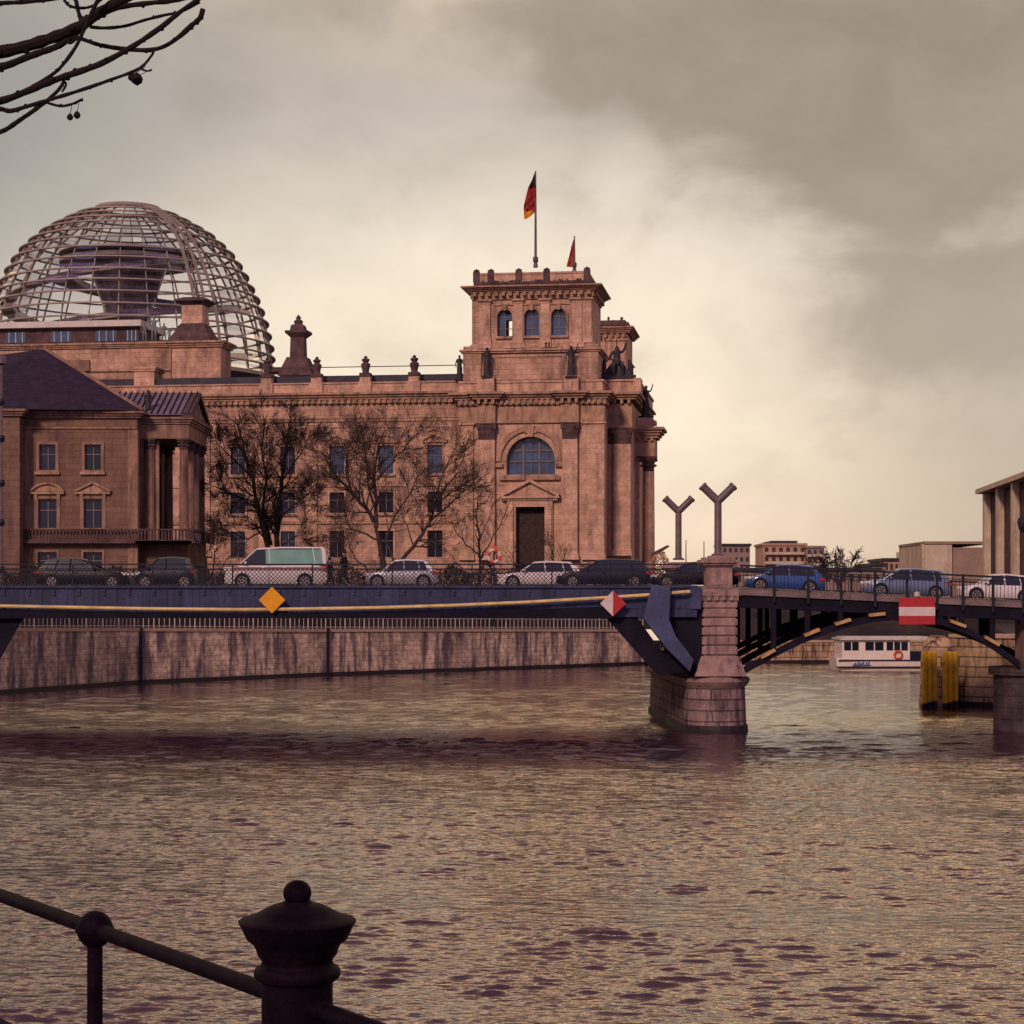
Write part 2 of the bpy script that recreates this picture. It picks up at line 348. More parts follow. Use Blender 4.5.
def build_river():
    """wind-rippled river surface: a real wave mesh, calm and rough patches, flat far away"""
    import numpy as np
    rs=np.random.RandomState(4)
    ys=[26.0]
    while ys[-1]<236: ys.append(ys[-1]+.0015*ys[-1]+.006)
    ys=np.array([-30,-10,5,15,22]+ys+[250,290,330])
    u=np.linspace(-1,1,560); nx=len(u)+24
    X=np.zeros((len(ys),nx)); Y=np.repeat(ys[:,None],nx,1)
    for j,y in enumerate(ys):
        hw=max(9.5,.285*y+2.5); core=u*hw; 
        left=-hw-(160-hw)*(np.arange(12,0,-1)/12.)**2.2; right=hw+(260-hw)*(np.arange(1,13)/12.)**2.2
        X[j]=np.concatenate([left,core,right])
    # wave patches
    def blobn(x,y,sx,sy,seed,n=14):
        r=np.random.RandomState(seed); v=0
        for i in range(n):
            a=r.uniform(-1,1)*.9; k=2*np.pi*r.uniform(.5,1.6); v=v+np.sin(k*(x/sx*np.cos(a)*1.0+y/sy*np.cos(a*.7))+k*x/sx*np.sin(a)*.6+r.uniform(0,6.28))
        return v/np.sqrt(n/2)
    P=.93+.17*blobn(X,Y,45,17,3)+.19*blobn(X,Y,12,5,8)+.16*np.exp(-((X+2)/10)**2-((Y-58)/25)**2)-.16*np.clip((X-6)/8,0,1)*(Y<75)
    P+=.55*np.exp(-((Y-91-.10*X)/5.5)**2)*(1/(1+np.exp((X-11)/2.)))           # rough band before the bridge
    P*=1-.72*np.exp(-((X-30)/17)**2-((Y-140)/38)**2)                            # calm water right of the pier
    P=np.clip(P,.22,1.8)
    edge=np.clip((np.minimum(Y-24,240-Y))/4,0,1)*np.clip((np.maximum(9.5,.285*Y+2.5)+8-np.abs(X))/8,0,1)
    H=np.zeros_like(X); DX=np.zeros_like(X); DY=np.zeros_like(X)
    W_=np.exp(rs.uniform(np.log(.20),np.log(1.9),130))
    for w in W_:
        th=rs.normal(0,.34)+np.pi/2-.16; k=2*np.pi/w; s=.0385*(1.0 if w<.6 else .40 if w<1.0 else .5)*rs.uniform(.6,1.3); a=s/k
        ph=rs.uniform(0,6.28)
        fade=np.clip((w*200-Y)/(w*80),0,1)*((.14+1.05*np.clip((Y-50)/45,0,1)) if w>1.0 else 1)      # short waves left to the bump further out
        arg=k*(X*np.cos(th)+Y*np.sin(th))+ph+.5*np.sin(X*.13/w**.5+ph)
        A=a*P*edge*fade
        H+=A*np.cos(arg); q=.6
        DX-=q*A*np.cos(th)*np.sin(arg); DY-=q*A*np.sin(th)*np.sin(arg)
    V=np.stack([X+DX,Y+DY,H],-1).reshape(-1,3)
    R,C_=len(ys),nx
    idx=np.arange(R*C_).reshape(R,C_); F_=np.stack([idx[:-1,:-1],idx[:-1,1:],idx[1:,1:],idx[1:,:-1]],-1).reshape(-1,4)
    me=bpy.data.meshes.new('river'); me.vertices.add(len(V)); me.vertices.foreach_set('co',V.ravel().astype('f4'))
    me.loops.add(F_.size); me.loops.foreach_set('vertex_index',F_.ravel().astype('i4'))
    me.polygons.add(len(F_)); me.polygons.foreach_set('loop_start',(np.arange(len(F_))*4).astype('i4')); me.polygons.foreach_set('loop_total',np.full(len(F_),4,'i4'))
    me.polygons.foreach_set('use_smooth',np.ones(len(F_),bool)); me.update(); me.validate()
    o=obj('river',me,M['water']); o['kind']='structure'
build_river()

# ---------------------------------------------------------------- quay plan of the far bank
PL=[(-72,96,4.9),(-62,112,4.85)]
for px,Y,zt in ((-150,129,4.75),(0,141,4.68),(141,158,4.44),(328,175,4.11),(500,190,3.90),(645,205,3.66)):
    PL.append((wx(px,Y),Y,zt))
PR=[(wx(690,207),207,3.6),(wx(698,207.5),207.5,2.45),(wx(740,209),209,2.43),(wx(840,211),211,2.43),(wx(960,212),212,2.43),(wx(1250,213),213,2.43)]
def off(pts,i,d):
    a=Vector(pts[max(i-1,0)][:2]); b=Vector(pts[min(i+1,len(pts)-1)][:2]); t=(b-a).normalized(); n=Vector((-t.y,t.x)); return n*d
ALL=PL+PR
# ground sheet
g=MB(); rows=[]
ext=[(-130,60,4.9)]+ALL+[(190,215,2.43)]
for i,p in enumerate(ext):
    right = i>=len(PL)+1+1
    n=off(ext,i,1)
    x,y,z=p
    r=[(x+n.x*.5,y+n.y*.5,z-.02)]
    if not right: r+=[(x+n.x*6,y+n.y*6,z-.02),(x+n.x*6.3,y+n.y*6.3,7.3)]
    else: r+=[(x+n.x*1.5,y+n.y*1.5,z),(x+n.x*9,y+n.y*9,5.4)]
    r.append((x+n.x*14,y+n.y*14,7.3 if not right else 6.5))
    ang=math.pi*(1-i/(len(ext)-1))*.9+.05*math.pi
    r.append((4000*math.cos(ang),200+4200*math.sin(ang)+60,7.3 if not right else 6.5))
    rows.append(r)
for i in range(len(rows)-1):
    for k in range(len(rows[0])-1):
        g.poly([rows[i][k],rows[i+1][k],rows[i+1][k+1],rows[i][k+1]])
M['ground']=mat('ground_earth',(.03,.022,.022),.95,.35,.25,fine=.25)
struct('ground',g,M['ground'])
# quay wall (left run) with coping, tide band, joints
def wall_run(name,pts,m,label,cope=True,joints=()):
    root=thing(name,label,'quay wall')
    a=MB(); t=MB(); c=MB()
    for i in range(len(pts)-1):
        p,q=pts[i],pts[i+1]; n0=off(pts,i,.6); n1=off(pts,i+1,.6)
        a.hexa([(p[0],p[1],-2),(q[0],q[1],-2),(q[0]+n1.x,q[1]+n1.y,-2),(p[0]+n0.x,p[1]+n0.y,-2),(p[0],p[1],p[2]-.25),(q[0],q[1],q[2]-.25),(q[0]+n1.x,q[1]+n1.y,q[2]-.25),(p[0]+n0.x,p[1]+n0.y,p[2]-.25)])
        f0=off(pts,i,-.03); f1=off(pts,i+1,-.03)
        t.hexa([(p[0]+f0.x,p[1]+f0.y,-1),(q[0]+f1.x,q[1]+f1.y,-1),(q[0],q[1],-1),(p[0],p[1],-1),(p[0]+f0.x,p[1]+f0.y,.34),(q[0]+f1.x,q[1]+f1.y,.34),(q[0],q[1],.30),(p[0],p[1],.30)])
        g0=off(pts,i,-.10); g1=off(pts,i+1,-.10)
        c.hexa([(p[0]+g0.x,p[1]+g0.y,p[2]-.25),(q[0]+g1.x,q[1]+g1.y,q[2]-.25),(q[0]+n1.x,q[1]+n1.y,q[2]-.25),(p[0]+n0.x,p[1]+n0.y,p[2]-.25),(p[0]+g0.x,p[1]+g0.y,p[2]),(q[0]+g1.x,q[1]+g1.y,q[2]),(q[0]+n1.x,q[1]+n1.y,q[2]),(p[0]+n0.x,p[1]+n0.y,p[2])])
    obj('wall_face',a,m,root); obj('tide_band',t,M['tide'],root); obj('coping',c,M['capst'],root)
    for (x,y,z) in joints:
        j=MB(); j.box(-.12,.12,-.12,.12,-.5,z+.1); obj('drain_pipe',j,M['darkblue'],root,loc=(x,y,0))
    return root
def densify(pts,step=5):
    # smooth curve through the plan
    out=[]
    for i in range(len(pts)-1):
        p0=pts[max(i-1,0)];p1=pts[i];p2=pts[i+1];p3=pts[min(i+2,len(pts)-1)]
        for k in range(4):
            t=k/4; out.append(tuple(.5*((2*b)+(-a+c)*t+(2*a-5*b+4*c-d)*t*t+(-a+3*b-3*c+d)*t**3) for a,b,c,d in zip(p0,p1,p2,p3)))
    out.append(pts[-1]); return out
PLs=PL
wall_run('quay_wall',PLs,M['quay'],'long stained stone quay wall curving along the water under the bridge',joints=[(wx(141,158)+.02,157.85,4.4),(wx(328,175)+.02,174.85,4.05)])
wall_run('quay_wall',PR[1:],M['quay2'],'low quay wall seen through the arch behind the moored boat')
# promenade railing on quay wall
rr=thing('promenade_railing','thin pale railing along the top of the stained quay wall','railing')
pm=MB(); 
def along(pts,step):
    res=[]; 
    for i in range(len(pts)-1):
        a=Vector(pts[i]);b=Vector(pts[i+1]); n=max(1,int((b-a).length/step))
        res+=[a.lerp(b,k/n) for k in range(n)]
    return res+[Vector(pts[-1])]
pts=along([(p[0]+off(PL,i,.3).x,p[1]+off(PL,i,.3).y,p[2]) for i,p in enumerate(PL)],.55)
M['palerail']=mat('pale_railing_paint',(.33,.27,.27),.6,.2,2)
for z in (.15,.95): 
    pm=MB(); pm.tube([p+Vector((0,0,z)) for p in pts],.035,5); obj('rail_bar',pm,M['palerail'],rr)
bl=MB()
for i,p in enumerate(pts):
    w=.03 if i%4 else .05
    bl.box(p.x-w,p.x+w,p.y-w,p.y+w,p.z,p.z+(.95 if i%4 else 1.05))
obj('baluster_row',bl,M['palerail'],rr)
# near bank (where the camera stands)
A=Vector((-.51,4.75)); U=Vector((-.555,.832)).normalized(); NL=Vector((-U.y,U.x))  # NL points left/back (land)
nb=MB()
def LP(t,s,z): 
    v=A+U*t+NL*s; return (v.x,v.y,z)
nb.hexa([LP(-60,.35,-2),LP(-60,60,-2),LP(112,60,-2),LP(112,.35,-2),LP(-60,.35,5),LP(-60,60,5),LP(112,60,5),LP(112,.35,5)])
struct('quay_pavement',nb,M['pave'])
nq=thing('quay_wall','stone edge wall of the near bank below the iron railing','quay wall')
q=MB(); q.hexa([LP(-60,-.3,-2),LP(-60,.34,-2),LP(112,.34,-2),LP(112,-.3,-2),LP(-60,-.3,5.05),LP(-60,.34,5.05),LP(112,.34,5.05),LP(112,-.3,5.05)]); obj('wall_face',q,M['quay'],nq)

# foreground iron railing
fr=thing('quay_railing','dark cast iron railing in the foreground with round rails and a ball joint','railing',(A.x,A.y,5.05))
def RP(t,z): v=U*t; return Vector((v.x,v.y,z-5.05))
zr=EYE-.955
for z in (zr,zr-.42):
    r_=MB(); r_.tube([RP(.05,z),RP(14,z)],.0215,16); obj('rail',r_,M['iron'],fr,smooth=True)
    r_=MB(); r_.tube([RP(-.05,z),RP(-4,z)],.0215,16); obj('rail',r_,M['iron'],fr,smooth=True)
for t in (1.26,2.52,3.78,-1.26):
    b_=MB(); c=RP(t,zr)
    prof=[(.052*math.cos(a),.052*math.sin(a)) for a in [math.radians(x) for x in range(-80,81,16)]]
    b_.lathe([(r,c.z+z*1.05) for r,z in prof],(c.x,c.y),24)
    b_.lathe([(.0555,c.z-.006),(.057,c.z),(.0555,c.z+.006)],(c.x,c.y),24)
    bj=obj('ball_joint',b_,M['iron'],fr,smooth=True)
    p_=MB(); p_.lathe([(.045,-.0),(.045,.03),(.0235,.05),(.0225,c.z-.04)],(c.x,c.y),16); obj('upright',p_,M['iron'],fr,smooth=True)
# post
pt=thing('railing_post','stout cast iron railing post with a spreading octagonal cap and round knob','post',(A.x,A.y,5.05))
def pz(py): return wz(py,4.75)-5.05
k=4.75/F0
s_=MB(); n8=8; r8=1/math.cos(math.pi/8)
rt=math.pi/8
s_.lathe([(r*k,pz(py)) for r,py in ((52,1330),(52,1290),(40,1280),(35.5,1275),(35.5,984),(36,980),(41,978.5),(43.2,975),(43.2,970),(41,967),(36.5,965),(35.6,962.2)) ],(0,0),48)
obj('shaft',s_,M['iron'],pt,smooth=True)
s_=MB(); s_.lathe([(r*k,pz(py)) for r,py in ((35.4,962.4),(35.6,959),(39.5,954.5),(41,949),(43.5,944),(50,938.5),(53,933),(56,926),(58.5,922.3),(59,920.6),(56.5,918.8),(49,916.8),(42,914),(34,909.5),(27,905.8),(20,903.6),(15,903),(14,901))],(0,0),48)
obj('cap',s_,M['iron'],pt,smooth=True)
s_=MB(); s_.lathe([(9*k,pz(903)),(8.5*k,pz(900))]+[(max(.001,14.2*k*math.cos(a)),pz(893)+14.2*k*math.sin(a)*.92) for a in [math.radians(x) for x in range(-50,90,10)]],(0,0),24)
obj('knob',s_,M['iron'],pt,smooth=True)

# ---------------------------------------------------------------- bridge
YB=100.0; YR=116.5
br=thing('road_bridge','wide iron road bridge with dark blue girder and stone pier crossing the river','bridge')
def bx(px,Y=YB): return wx(px,Y)
def zdeck(x):    # road surface height
    return 7.27 if x<9 else 7.27-(x-9)*.045 if x<34 else 6.145
XL=-66; XP=bx(697)
# deck sheet with profile
xs=[XL,-40,-20,0,9]+[9+2.5*i for i in range(1,11)]+[60]
dk=MB()
for a,b in zip(xs[:-1],xs[1:]):
    za,zb=zdeck(a),zdeck(b)
    dk.hexa([(a,YB+1.9,za-.35),(b,YB+1.9,zb-.35),(b,YR-1.7,zb-.35),(a,YR-1.7,za-.35),(a,YB+1.9,za),(b,YB+1.9,zb),(b,YR-1.7,zb),(a,YR-1.7,za)])
obj('roadway',dk,M['asphalt'],br)
for nm,y0,y1 in (('walkway',YB+.35,YB+1.9),('walkway',YR-1.7,YR-.2)):
    fw=MB()
    for a,b in zip(xs[:-1],xs[1:]):
        za,zb=zdeck(a)+.12,zdeck(b)+.12
        fw.hexa([(a,y0,za-.5),(b,y0,zb-.5),(b,y1,zb-.5),(a,y1,za-.5),(a,y0,za),(b,y0,zb),(b,y1,zb),(a,y1,za)])
    obj(nm,fw,M['pave'],br)
# left plate girder front and back
for y,yy in ((YB,YB+.35),(YR-.2,YR+.15)):
    gd=MB(); gd.box(XL,XP,y,yy,5.80,7.33); 
    gd.box(XL,XP,y-.12,y,7.25,7.38)
    x=XL
    while x<XP: gd.box(x-.03,x+.03,y-.035,y,6.05,7.25); x+=1.25
    rv=gd; x=XL+.6
    while x<XP:
        for z in (6.95,7.12,6.3):
            rv.box(x-.07,x+.07,y-.075,y-.001,z-.07,z+.07)
        x+=.625*2
    obj('main_girder',gd,M['blue'],br)
    lf=MB(); lf.prism([(XL,6.35),(bx(0),6.12),(bx(150),6.02),(bx(300),5.98),(bx(450),6.05),(bx(600),6.32),(bx(612),6.3),(bx(612),5.74),(XL,5.74)],y-.30,y-.002)
    obj('lower_flange',lf,M['darkblue'],br)
pp=MB(); pts=[(XL,YB-.42,6.55)]+[(bx(px,YB-.4),YB-.42,wz(py,YB-.4)) for px,py in ((0,606),(80,607.5),(150,608.8),(240,609.6),(300,609),(375,607.8),(450,605.5),(525,602.3),(600,598),(650,594.8),(690,591.5))]
pp.tube(pts,.085,8); obj('conduit',pp,M['pipe'],br,smooth=True)
pb=MB()
for i in range(22):
    x=XL+i*4.3
    if x<XP-1: pass
# soffit cross beams
sf=MB(); x=XL
while x<XP: sf.box(x,x+.25,YB+.35,YR-.2,6.2,6.78); x+=2.5
sf.box(XL,XP,YB+.35,YR-.2,6.80,6.88)
obj('cross_beams',sf,M['darkblue'],br)
# left strut (only its foot shows at the frame edge)
ls=MB(); P5=[(-33,5.85),(bx(24),5.85),(bx(-8),3.0),(-29.5,1.2),(-31.5,1.2)]; ls.loft([[(a,YB+.1,b) for a,b in P5],[(a-5.5,YR-.1,b) for a,b in P5]]); obj('haunch',ls,M['darkblue'],br)
# left pier, outside the frame
lp=MB(); lp.prism([(bx(-50)*1-1.6+r_x,YB+r_y) for r_x,r_y in ((-1.5,3),(-1.1,1),(0,.2),(1.1,1),(1.5,3),(-3.5,17),(-5,18.5),(-6.5,17))],-2,1.6,'xy'); obj('pier_drum',lp,M['pier'],br)
# haunch at stone pier
for hy,hs in ((YB+.15,0),(YB+8,.35),(YR-.6,.7)):
    ha=MB(); ha.prism([(bx(a)+hs,wz(b,YB)) for a,b in ((606,616.9),(637,616.9),(662,652),(692,672),(660,676),(651,668))],hy,hy+.5); obj('haunch_rib',ha,M['darkblue'],br)
hb=MB(); hb.prism([(bx(668),7.2),(bx(702),7.2),(bx(702),wz(676,YB)),(bx(672),wz(676,YB)),(bx(664),wz(668,YB)),(bx(664),wz(660,YB)),(bx(670),wz(650,YB))],YB+.3,YB+2.6); obj('bearing_wall',hb,M['darkblue'],br)
el=MB(); Ye=YB-.75
el.prism([(wx(a,Ye),wz(b,Ye)) for a,b in ((652,586),(671,586),(669.5,620),(676,636),(694,660),(690,672),(668,650),(643,618))],Ye,YB+.12)
obj('elbow_bracket',el,M['blueb'],br,bevel=.04)
# dark cap beam between girder and pier
cb=MB(); cb.box(bx(690),bx(701),YB-.1,YB+.6,6.2,7.3); obj('bearing_block',cb,M['blueb'],br)
# stone pier -------------------------------------------------
pr=thing('bridge_pier','tall banded granite pier of the bridge rising from the water in the middle','bridge pier')
XA,YA=wx(715.5,101.5),101.5
XZ,YZ=wx(676,118.5),118.5
ax=(Vector((XZ,YZ))-Vector((XA,YA))).normalized(); an=Vector((ax.y,-ax.x))
def stadium(r,n=10,ex=0):
    out=[]
    for k in range(n+1):
        t=math.pi+math.pi*k/n
        out.append(Vector((XA,YA))+an*math.cos(t)*r+ax*math.sin(t)*r)
    for k in range(n+1):
        t=math.pi*k/n
        out.append(Vector((XZ,YZ))+an*math.cos(t)*r+ax*math.sin(t)*r)
    return out
def stad_loft(levels):
    m=MB(); m.loft([[ (p.x,p.y,z) for p in stadium(r)] for r,z in levels]); return m
def z2(py): return wz(py,100.3)
obj('pier_drum',stad_loft([(1.62,-3),(1.62,.0),(1.58,.25),(1.50,2.15),(1.50,z2(687))]),M['pier'],pr)
obj('tide_band',stad_loft([(1.66,-1),(1.66,.15),(1.635,.35)]),M['tide'],pr)
obj('collar',stad_loft([(1.50,z2(687.5)),(1.62,z2(685)),(1.74,z2(682)),(1.74,z2(679)),(1.60,z2(677)),(1.45,z2(675.5))]),M['pierp'],pr,smooth=True)
sm=MB()
for k,(cx_,cy_) in enumerate(((wx(718,101.2),101.2),(wx(679,117.8),117.8))):
    # battered foot + banded shaft + cornice + pedestal
    sh=MB(); hw=.90; hd=1.0
    def fr_(a,za,b,zb): sh.frustum((cx_-a,cx_+a,cy_-a*1.05,cy_+a*1.05),za,(cx_-b,cx_+b,cy_-b*1.05,cy_+b*1.05),zb)
    fr_(1.29,z2(676),1.24,z2(672)); fr_(1.22,z2(672),1.02,z2(660)); fr_(1.02,z2(660),.93,z2(656))
    fr_(.80,z2(657),.80,z2(602))
    obj('battered_foot',sh,M['pierp'],pr)
    bd=MB()
    ys=[655.5,645.6,636,626.6,617.8,608.6,600.4]
    for a,b in zip(ys[:-1],ys[1:]): bd.box(cx_-.90,cx_+.90,cy_-.94,cy_+.94,z2(a-.75),z2(b+.75))
    obj('banded_blocks',bd,M['pierp'],pr,bevel=.05)
    cn=MB(); 
    for a,za,zb in ((.95,600.5,598.5),(1.0,598.5,596),(1.10,596,591.5),(1.02,591.5,589)): cn.box(cx_-a,cx_+a,cy_-a,cy_+a,z2(za),z2(zb))
    for i in range(6): 
        xx=cx_-.95+i*.38; cn.box(xx-.1,xx+.1,cy_-1.08,cy_-1.0,z2(600.5),z2(596.4))
    obj('pier_cornice',cn,M['pierp'],pr)
    pe=MB(); pe.box(cx_-.66,cx_+.66,cy_-.66,cy_+.66,z2(589),z2(567)); pe.box(cx_-.74,cx_+.74,cy_-.74,cy_+.74,z2(589),z2(586.5))
    pe.box(cx_-.40,cx_+.40,cy_-.70,cy_-.66,z2(585),z2(571))
    for a,za,zb in ((.72,567,565.2),(.86,565.2,563),(.98,563,559.5),(.80,559.5,557.2),(.5,557.2,555.5)): pe.box(cx_-a,cx_+a,cy_-a,cy_+a,z2(za),z2(zb))
    obj('pedestal',pe,M['pierp'],pr,bevel=.02)
PEDZ=z2(555.5)
# Y-shaped lamps
def ylamp(x,y,z,label,h=2.82,sc=1.0):
    r=thing('street_lamp',label,'street lamp',(x,y,z),0,'Y-shaped lamps on the bridge piers')
    p=MB(); p.lathe([(.34,0),(.34,.08),(.21,.14),(.19,.2),(.185,h),(.18,h+.1)],(0,0),16); obj('pole',p,M['lampg'],r,smooth=True)
    for s in (-1,1):
        a=MB(); d=Vector((s*.70,0,.68)); b0=Vector((s*-.05,0,h-.12)); e=b0+d*1.22
        a.tube([b0,e],.205,14); a.tube([e-d*.12,e+d*.01],.235,14); ar=obj('lamp_tube',a,M['lampg'],r,smooth=True)
        l=MB(); l.tube([e+d*.011,e+d*.035],.20,14); obj('lamp_end',l,M['lampe'],ar)
    return r
ylamp(wx(718,101.2),101.2,PEDZ,'front Y-shaped lamp column on the stone pier pedestal',h=2.84)
ylamp(wx(678.5,117.8),117.8,wz(560,117.8),'rear Y-shaped lamp column standing behind the dark cars',h=2.93)
# right span: edge beam, arch ribs, spandrels
XE=60
def zedge(x): return zdeck(x)+.0
eb=MB()
xr=[bx(739)]+[x for x in xs if x>bx(739)]
for a,b in zip(xr[:-1],xr[1:]):
    za,zb=zdeck(a)+.02,zdeck(b)+.02
    eb.hexa([(a,YB,za-.28),(b,YB,zb-.28),(b,YB+.35,zb-.28),(a,YB+.35,za-.28),(a,YB,za),(b,YB,zb),(b,YB+.35,zb),(a,YB+.35,za)])
obj('walkway_edge',eb,M['walk'],br)
eg=MB()
for a,b in zip(xr[:-1],xr[1:]):
    za,zb=zdeck(a)-.26,zdeck(b)-.26
    for y in (YB+.12,106,111,YR-.3):
        eg.hexa([(a,y,za-.62),(b,y,zb-.62),(b,y+.25,zb-.62),(a,y+.25,za-.62),(a,y,za),(b,y,zb),(b,y+.25,zb),(a,y+.25,za)])
    eg.hexa([(a,YB+.4,za-.1),(b,YB+.4,zb-.1),(b,YR,zb-.1),(a,YR,za-.1),(a,YB+.4,za-.02),(b,YB+.4,zb-.02),(b,YR,zb-.02),(a,YR,za-.02)])
obj('edge_girder',eg,M['darkblue'],br)
arch=[(739,671),(748,665),(775,650),(800,637.5),(825,627.5),(850,620),(875,614.8),(898,612.5),(920,613.5),(945,619),(970,628.5),(995,643),(1020,661)]
for y in (YB+.05,YB+5.4,YB+10.8,YR-.5):
    rb=MB(); 
    for (a,za),(b,zb) in zip(arch[:-1],arch[1:]):
        sk=lambda p: bx(p)+max(0,bx(p)-bx(898))*4.2*(y/YB-1)
        A0=Vector((sk(a),y,wz(za,YB)-.0)); B0=Vector((sk(b),y,wz(zb,YB)-.0))
        rb.hexa([(A0.x,y,A0.z-.36),(B0.x,y,B0.z-.36),(B0.x,y+.4,B0.z-.36),(A0.x,y+.4,A0.z-.36),(A0.x,y,A0.z),(B0.x,y,B0.z),(B0.x,y+.4,B0.z),(A0.x,y+.4,A0.z)])
    obj('arch_rib',rb,M['darkblue'],br)
for px,py in ((768,657),(812,634.5),(843,626),(877,617),(958,623.5),(992,636)):  # added ochre pieces imitate sunlit lower flanges of the arch ribs
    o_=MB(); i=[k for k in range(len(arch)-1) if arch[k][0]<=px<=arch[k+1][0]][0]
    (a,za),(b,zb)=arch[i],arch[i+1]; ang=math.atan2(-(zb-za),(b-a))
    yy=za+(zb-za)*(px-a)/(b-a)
    o_.box(-.40,.40,-.12,.5,-.07,.09); oo=obj('lit_flange_patch',o_,M['ochre'],br,loc=(bx(px),YB-.02,wz(yy,YB)-.0)); oo.rotation_euler=(0,-ang,0)
def archz(px):
    for (a,za),(b,zb) in zip(arch[:-1],arch[1:]):
        if a<=px<=b: return wz(za+(zb-za)*(px-a)/(b-a),YB)
    return 5.5
ppx=[774,808,841,875,907,937,963,993,1023]
for px in ppx:
    x=bx(px)
    for y in (YB+.08,YB+5.4,YB+10.8,YR-.5):
        z0=archz(px)-.05; z1=zdeck(x)-.3
        if z1-z0<.25: continue
        xk=x+max(0,x-bx(898))*4.2*(y/YB-1); s_=MB(); s_.box(xk-.13,xk+.13,y+.05,y+.3,z0,z1); obj('spandrel_post',s_,M['darkblue'],br)
# railings: left = diamond lattice panels; right = vertical bars
def lattice(x0,x1,y,z0,z1,step=.21,t=.016):
    m=MB(); h=z1-z0; x=x0-h
    while x<x1:
        for sgn in (1,-1):
            a=(x,z0) if sgn==1 else (x,z1); b=(x+h,z1) if sgn==1 else (x+h,z0)
            # clip
            ax_,az=a; bx_,bz=b
            if ax_<x0: az+=(x0-ax_)*(bz-az)/(bx_-ax_); ax_=x0
            if bx_>x1: bz-=(bx_-x1)*(bz-az)/(bx_-ax_); bx_=x1
            if bx_-ax_>.02:
                q=Vector((-(bz-az),bx_-ax_)).normalized()*t
                m.prism([(ax_-q.x,az-q.y),(bx_-q.x,bz-q.y),(bx_+q.x,bz+q.y),(ax_+q.x,az+q.y)],y-.012*(1 if sgn==1 else -1),y+.012*(1 if sgn==1 else -1)+.008)
        x+=step
    return m
ry=YB+.2
for (yy,lab) in ((ry,1),(YR-.1,0)):
    tr=MB(); tr.box(XL,XP,yy-.05,yy+.05,8.40,8.47); tr.box(XL,XP,yy-.03,yy+.03,7.42,7.46); tr.box(XL,XP,yy-.025,yy+.025,8.20,8.235); obj('handrail',tr,M['rail'],br)
    x=XL
    while x<XP-.5:
        x1=min(x+4,XP)
        if lab: obj('lattice_panel',lattice(x,x1,yy,7.46,8.21),M['rail'],br)
        else:
            m_=MB(); xx=x
            while xx<x1: m_.box(xx-.012,xx+.012,yy-.012,yy+.012,7.46,8.21); xx+=.16
            obj('bar_panel',m_,M['rail'],br)
        m_=MB(); m_.box(x-.035,x+.035,yy-.04,yy+.04,7.35,8.42); obj('railing_post',m_,M['rail'],br)
        x+=4
xa=bx(740)
for (yy,lab) in ((ry-.22,1),(YR-.1,0)):
    seg=[xa]+[bx(p) for p in ppx]+[bx(1023)+1.7*i for i in range(1,15)]
    for a,b in zip(seg[:-1],seg[1:]):
        za,zb=zdeck(a),zdeck(b); m_=MB()
        for h,t in ((1.22,.045),(1.02,.02),(.16,.02)):
            m_.hexa([(a,yy-t,za+h-t),(b,yy-t,zb+h-t),(b,yy+t,zb+h-t),(a,yy+t,za+h-t),(a,yy-t,za+h+t),(b,yy-t,zb+h+t),(b,yy+t,zb+h+t),(a,yy+t,za+h+t)])
        n=int((b-a)/.17)
        for k in range(1,n):
            x=a+(b-a)*k/n; z=za+(zb-za)*k/n; m_.box(x-.012,x+.012,yy-.012,yy+.012,z+.16,z+1.02)
        obj('bar_panel',m_,M['rail'],br)
        m_=MB(); m_.box(b-.06,b+.06,yy-.07,yy+.07,zb-.55,zb+1.28); obj('railing_post',m_,M['rail'],br)
# right pier (dark, cut by frame edge)
rp=MB()
cx_=bx(1045); 
def dr(r,z0,z1,mb):
    mb.prism([(cx_+r*math.sin(t),YB+2.2-r*math.cos(t)) for t in [math.radians(a) for a in range(0,360,15)]],z0,z1,'xy')
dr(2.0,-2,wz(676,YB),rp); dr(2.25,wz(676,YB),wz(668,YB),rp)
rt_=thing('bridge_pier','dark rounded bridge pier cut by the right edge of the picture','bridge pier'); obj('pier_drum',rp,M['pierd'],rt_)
r2=MB(); r2.box(cx_-.9,cx_+.9,YB+.4,YB+2.4,wz(668,YB),6.2); obj('pier_shaft',r2,M['pierp'],rt_)
# signs on the bridge
def diamond(cx,cy,Y,r,m1,m2,label):
    root=thing('channel_sign',label,'channel sign',(wx(cx,Y),Y,wz(cy,Y)))
    a=MB(); 
    if m2 is None: a.prism([(-r,0),(0,-r),(r,0),(0,r)],-.03,.02); obj('sign_plate',a,m1,root)
    else:
        a.prism([(-r,0),(0,-r),(0,r)],-.03,.02); obj('sign_plate',a,m1,root)
        b=MB(); b.prism([(0,-r),(r,0),(0,r)],-.03,.02); obj('sign_plate',b,m2,root,label='red half')
    c=MB(); c.box(-.04,.04,.021,abs(YB-Y)+.05,-.3,.3); obj('bracket',c,M['rail'],root)
diamond(272,600,YB-.6,.66,M['sigy'],None,'plain yellow diamond sign hung on the blue girder')
diamond(613,603.5,YB-.6,.64,M['sigw'],M['sigr'],'diamond sign, left half white and right half red, near the stone pier')
sb=thing('channel_sign','red board with a white band across it hung on the right span','channel sign',(wx(917,YB-.4),YB-.4,wz(611,YB-.4)))
for z0,z1,m_ in ((-.67,-.24,M['sigr']),(-.24,.2,M['sigw']),(.2,.67,M['sigr'])):
    a=MB(); a.box(-.9,.9,-.03,.03,z0,z1); obj('sign_band',a,m_,sb)
a=MB(); a.lathe([(.05,.67),(.13,.72),(.16,.82),(.13,.92),(.05,.97)],(-.0,0),12); obj('sign_light',a,M['offwhite'],sb,smooth=True)
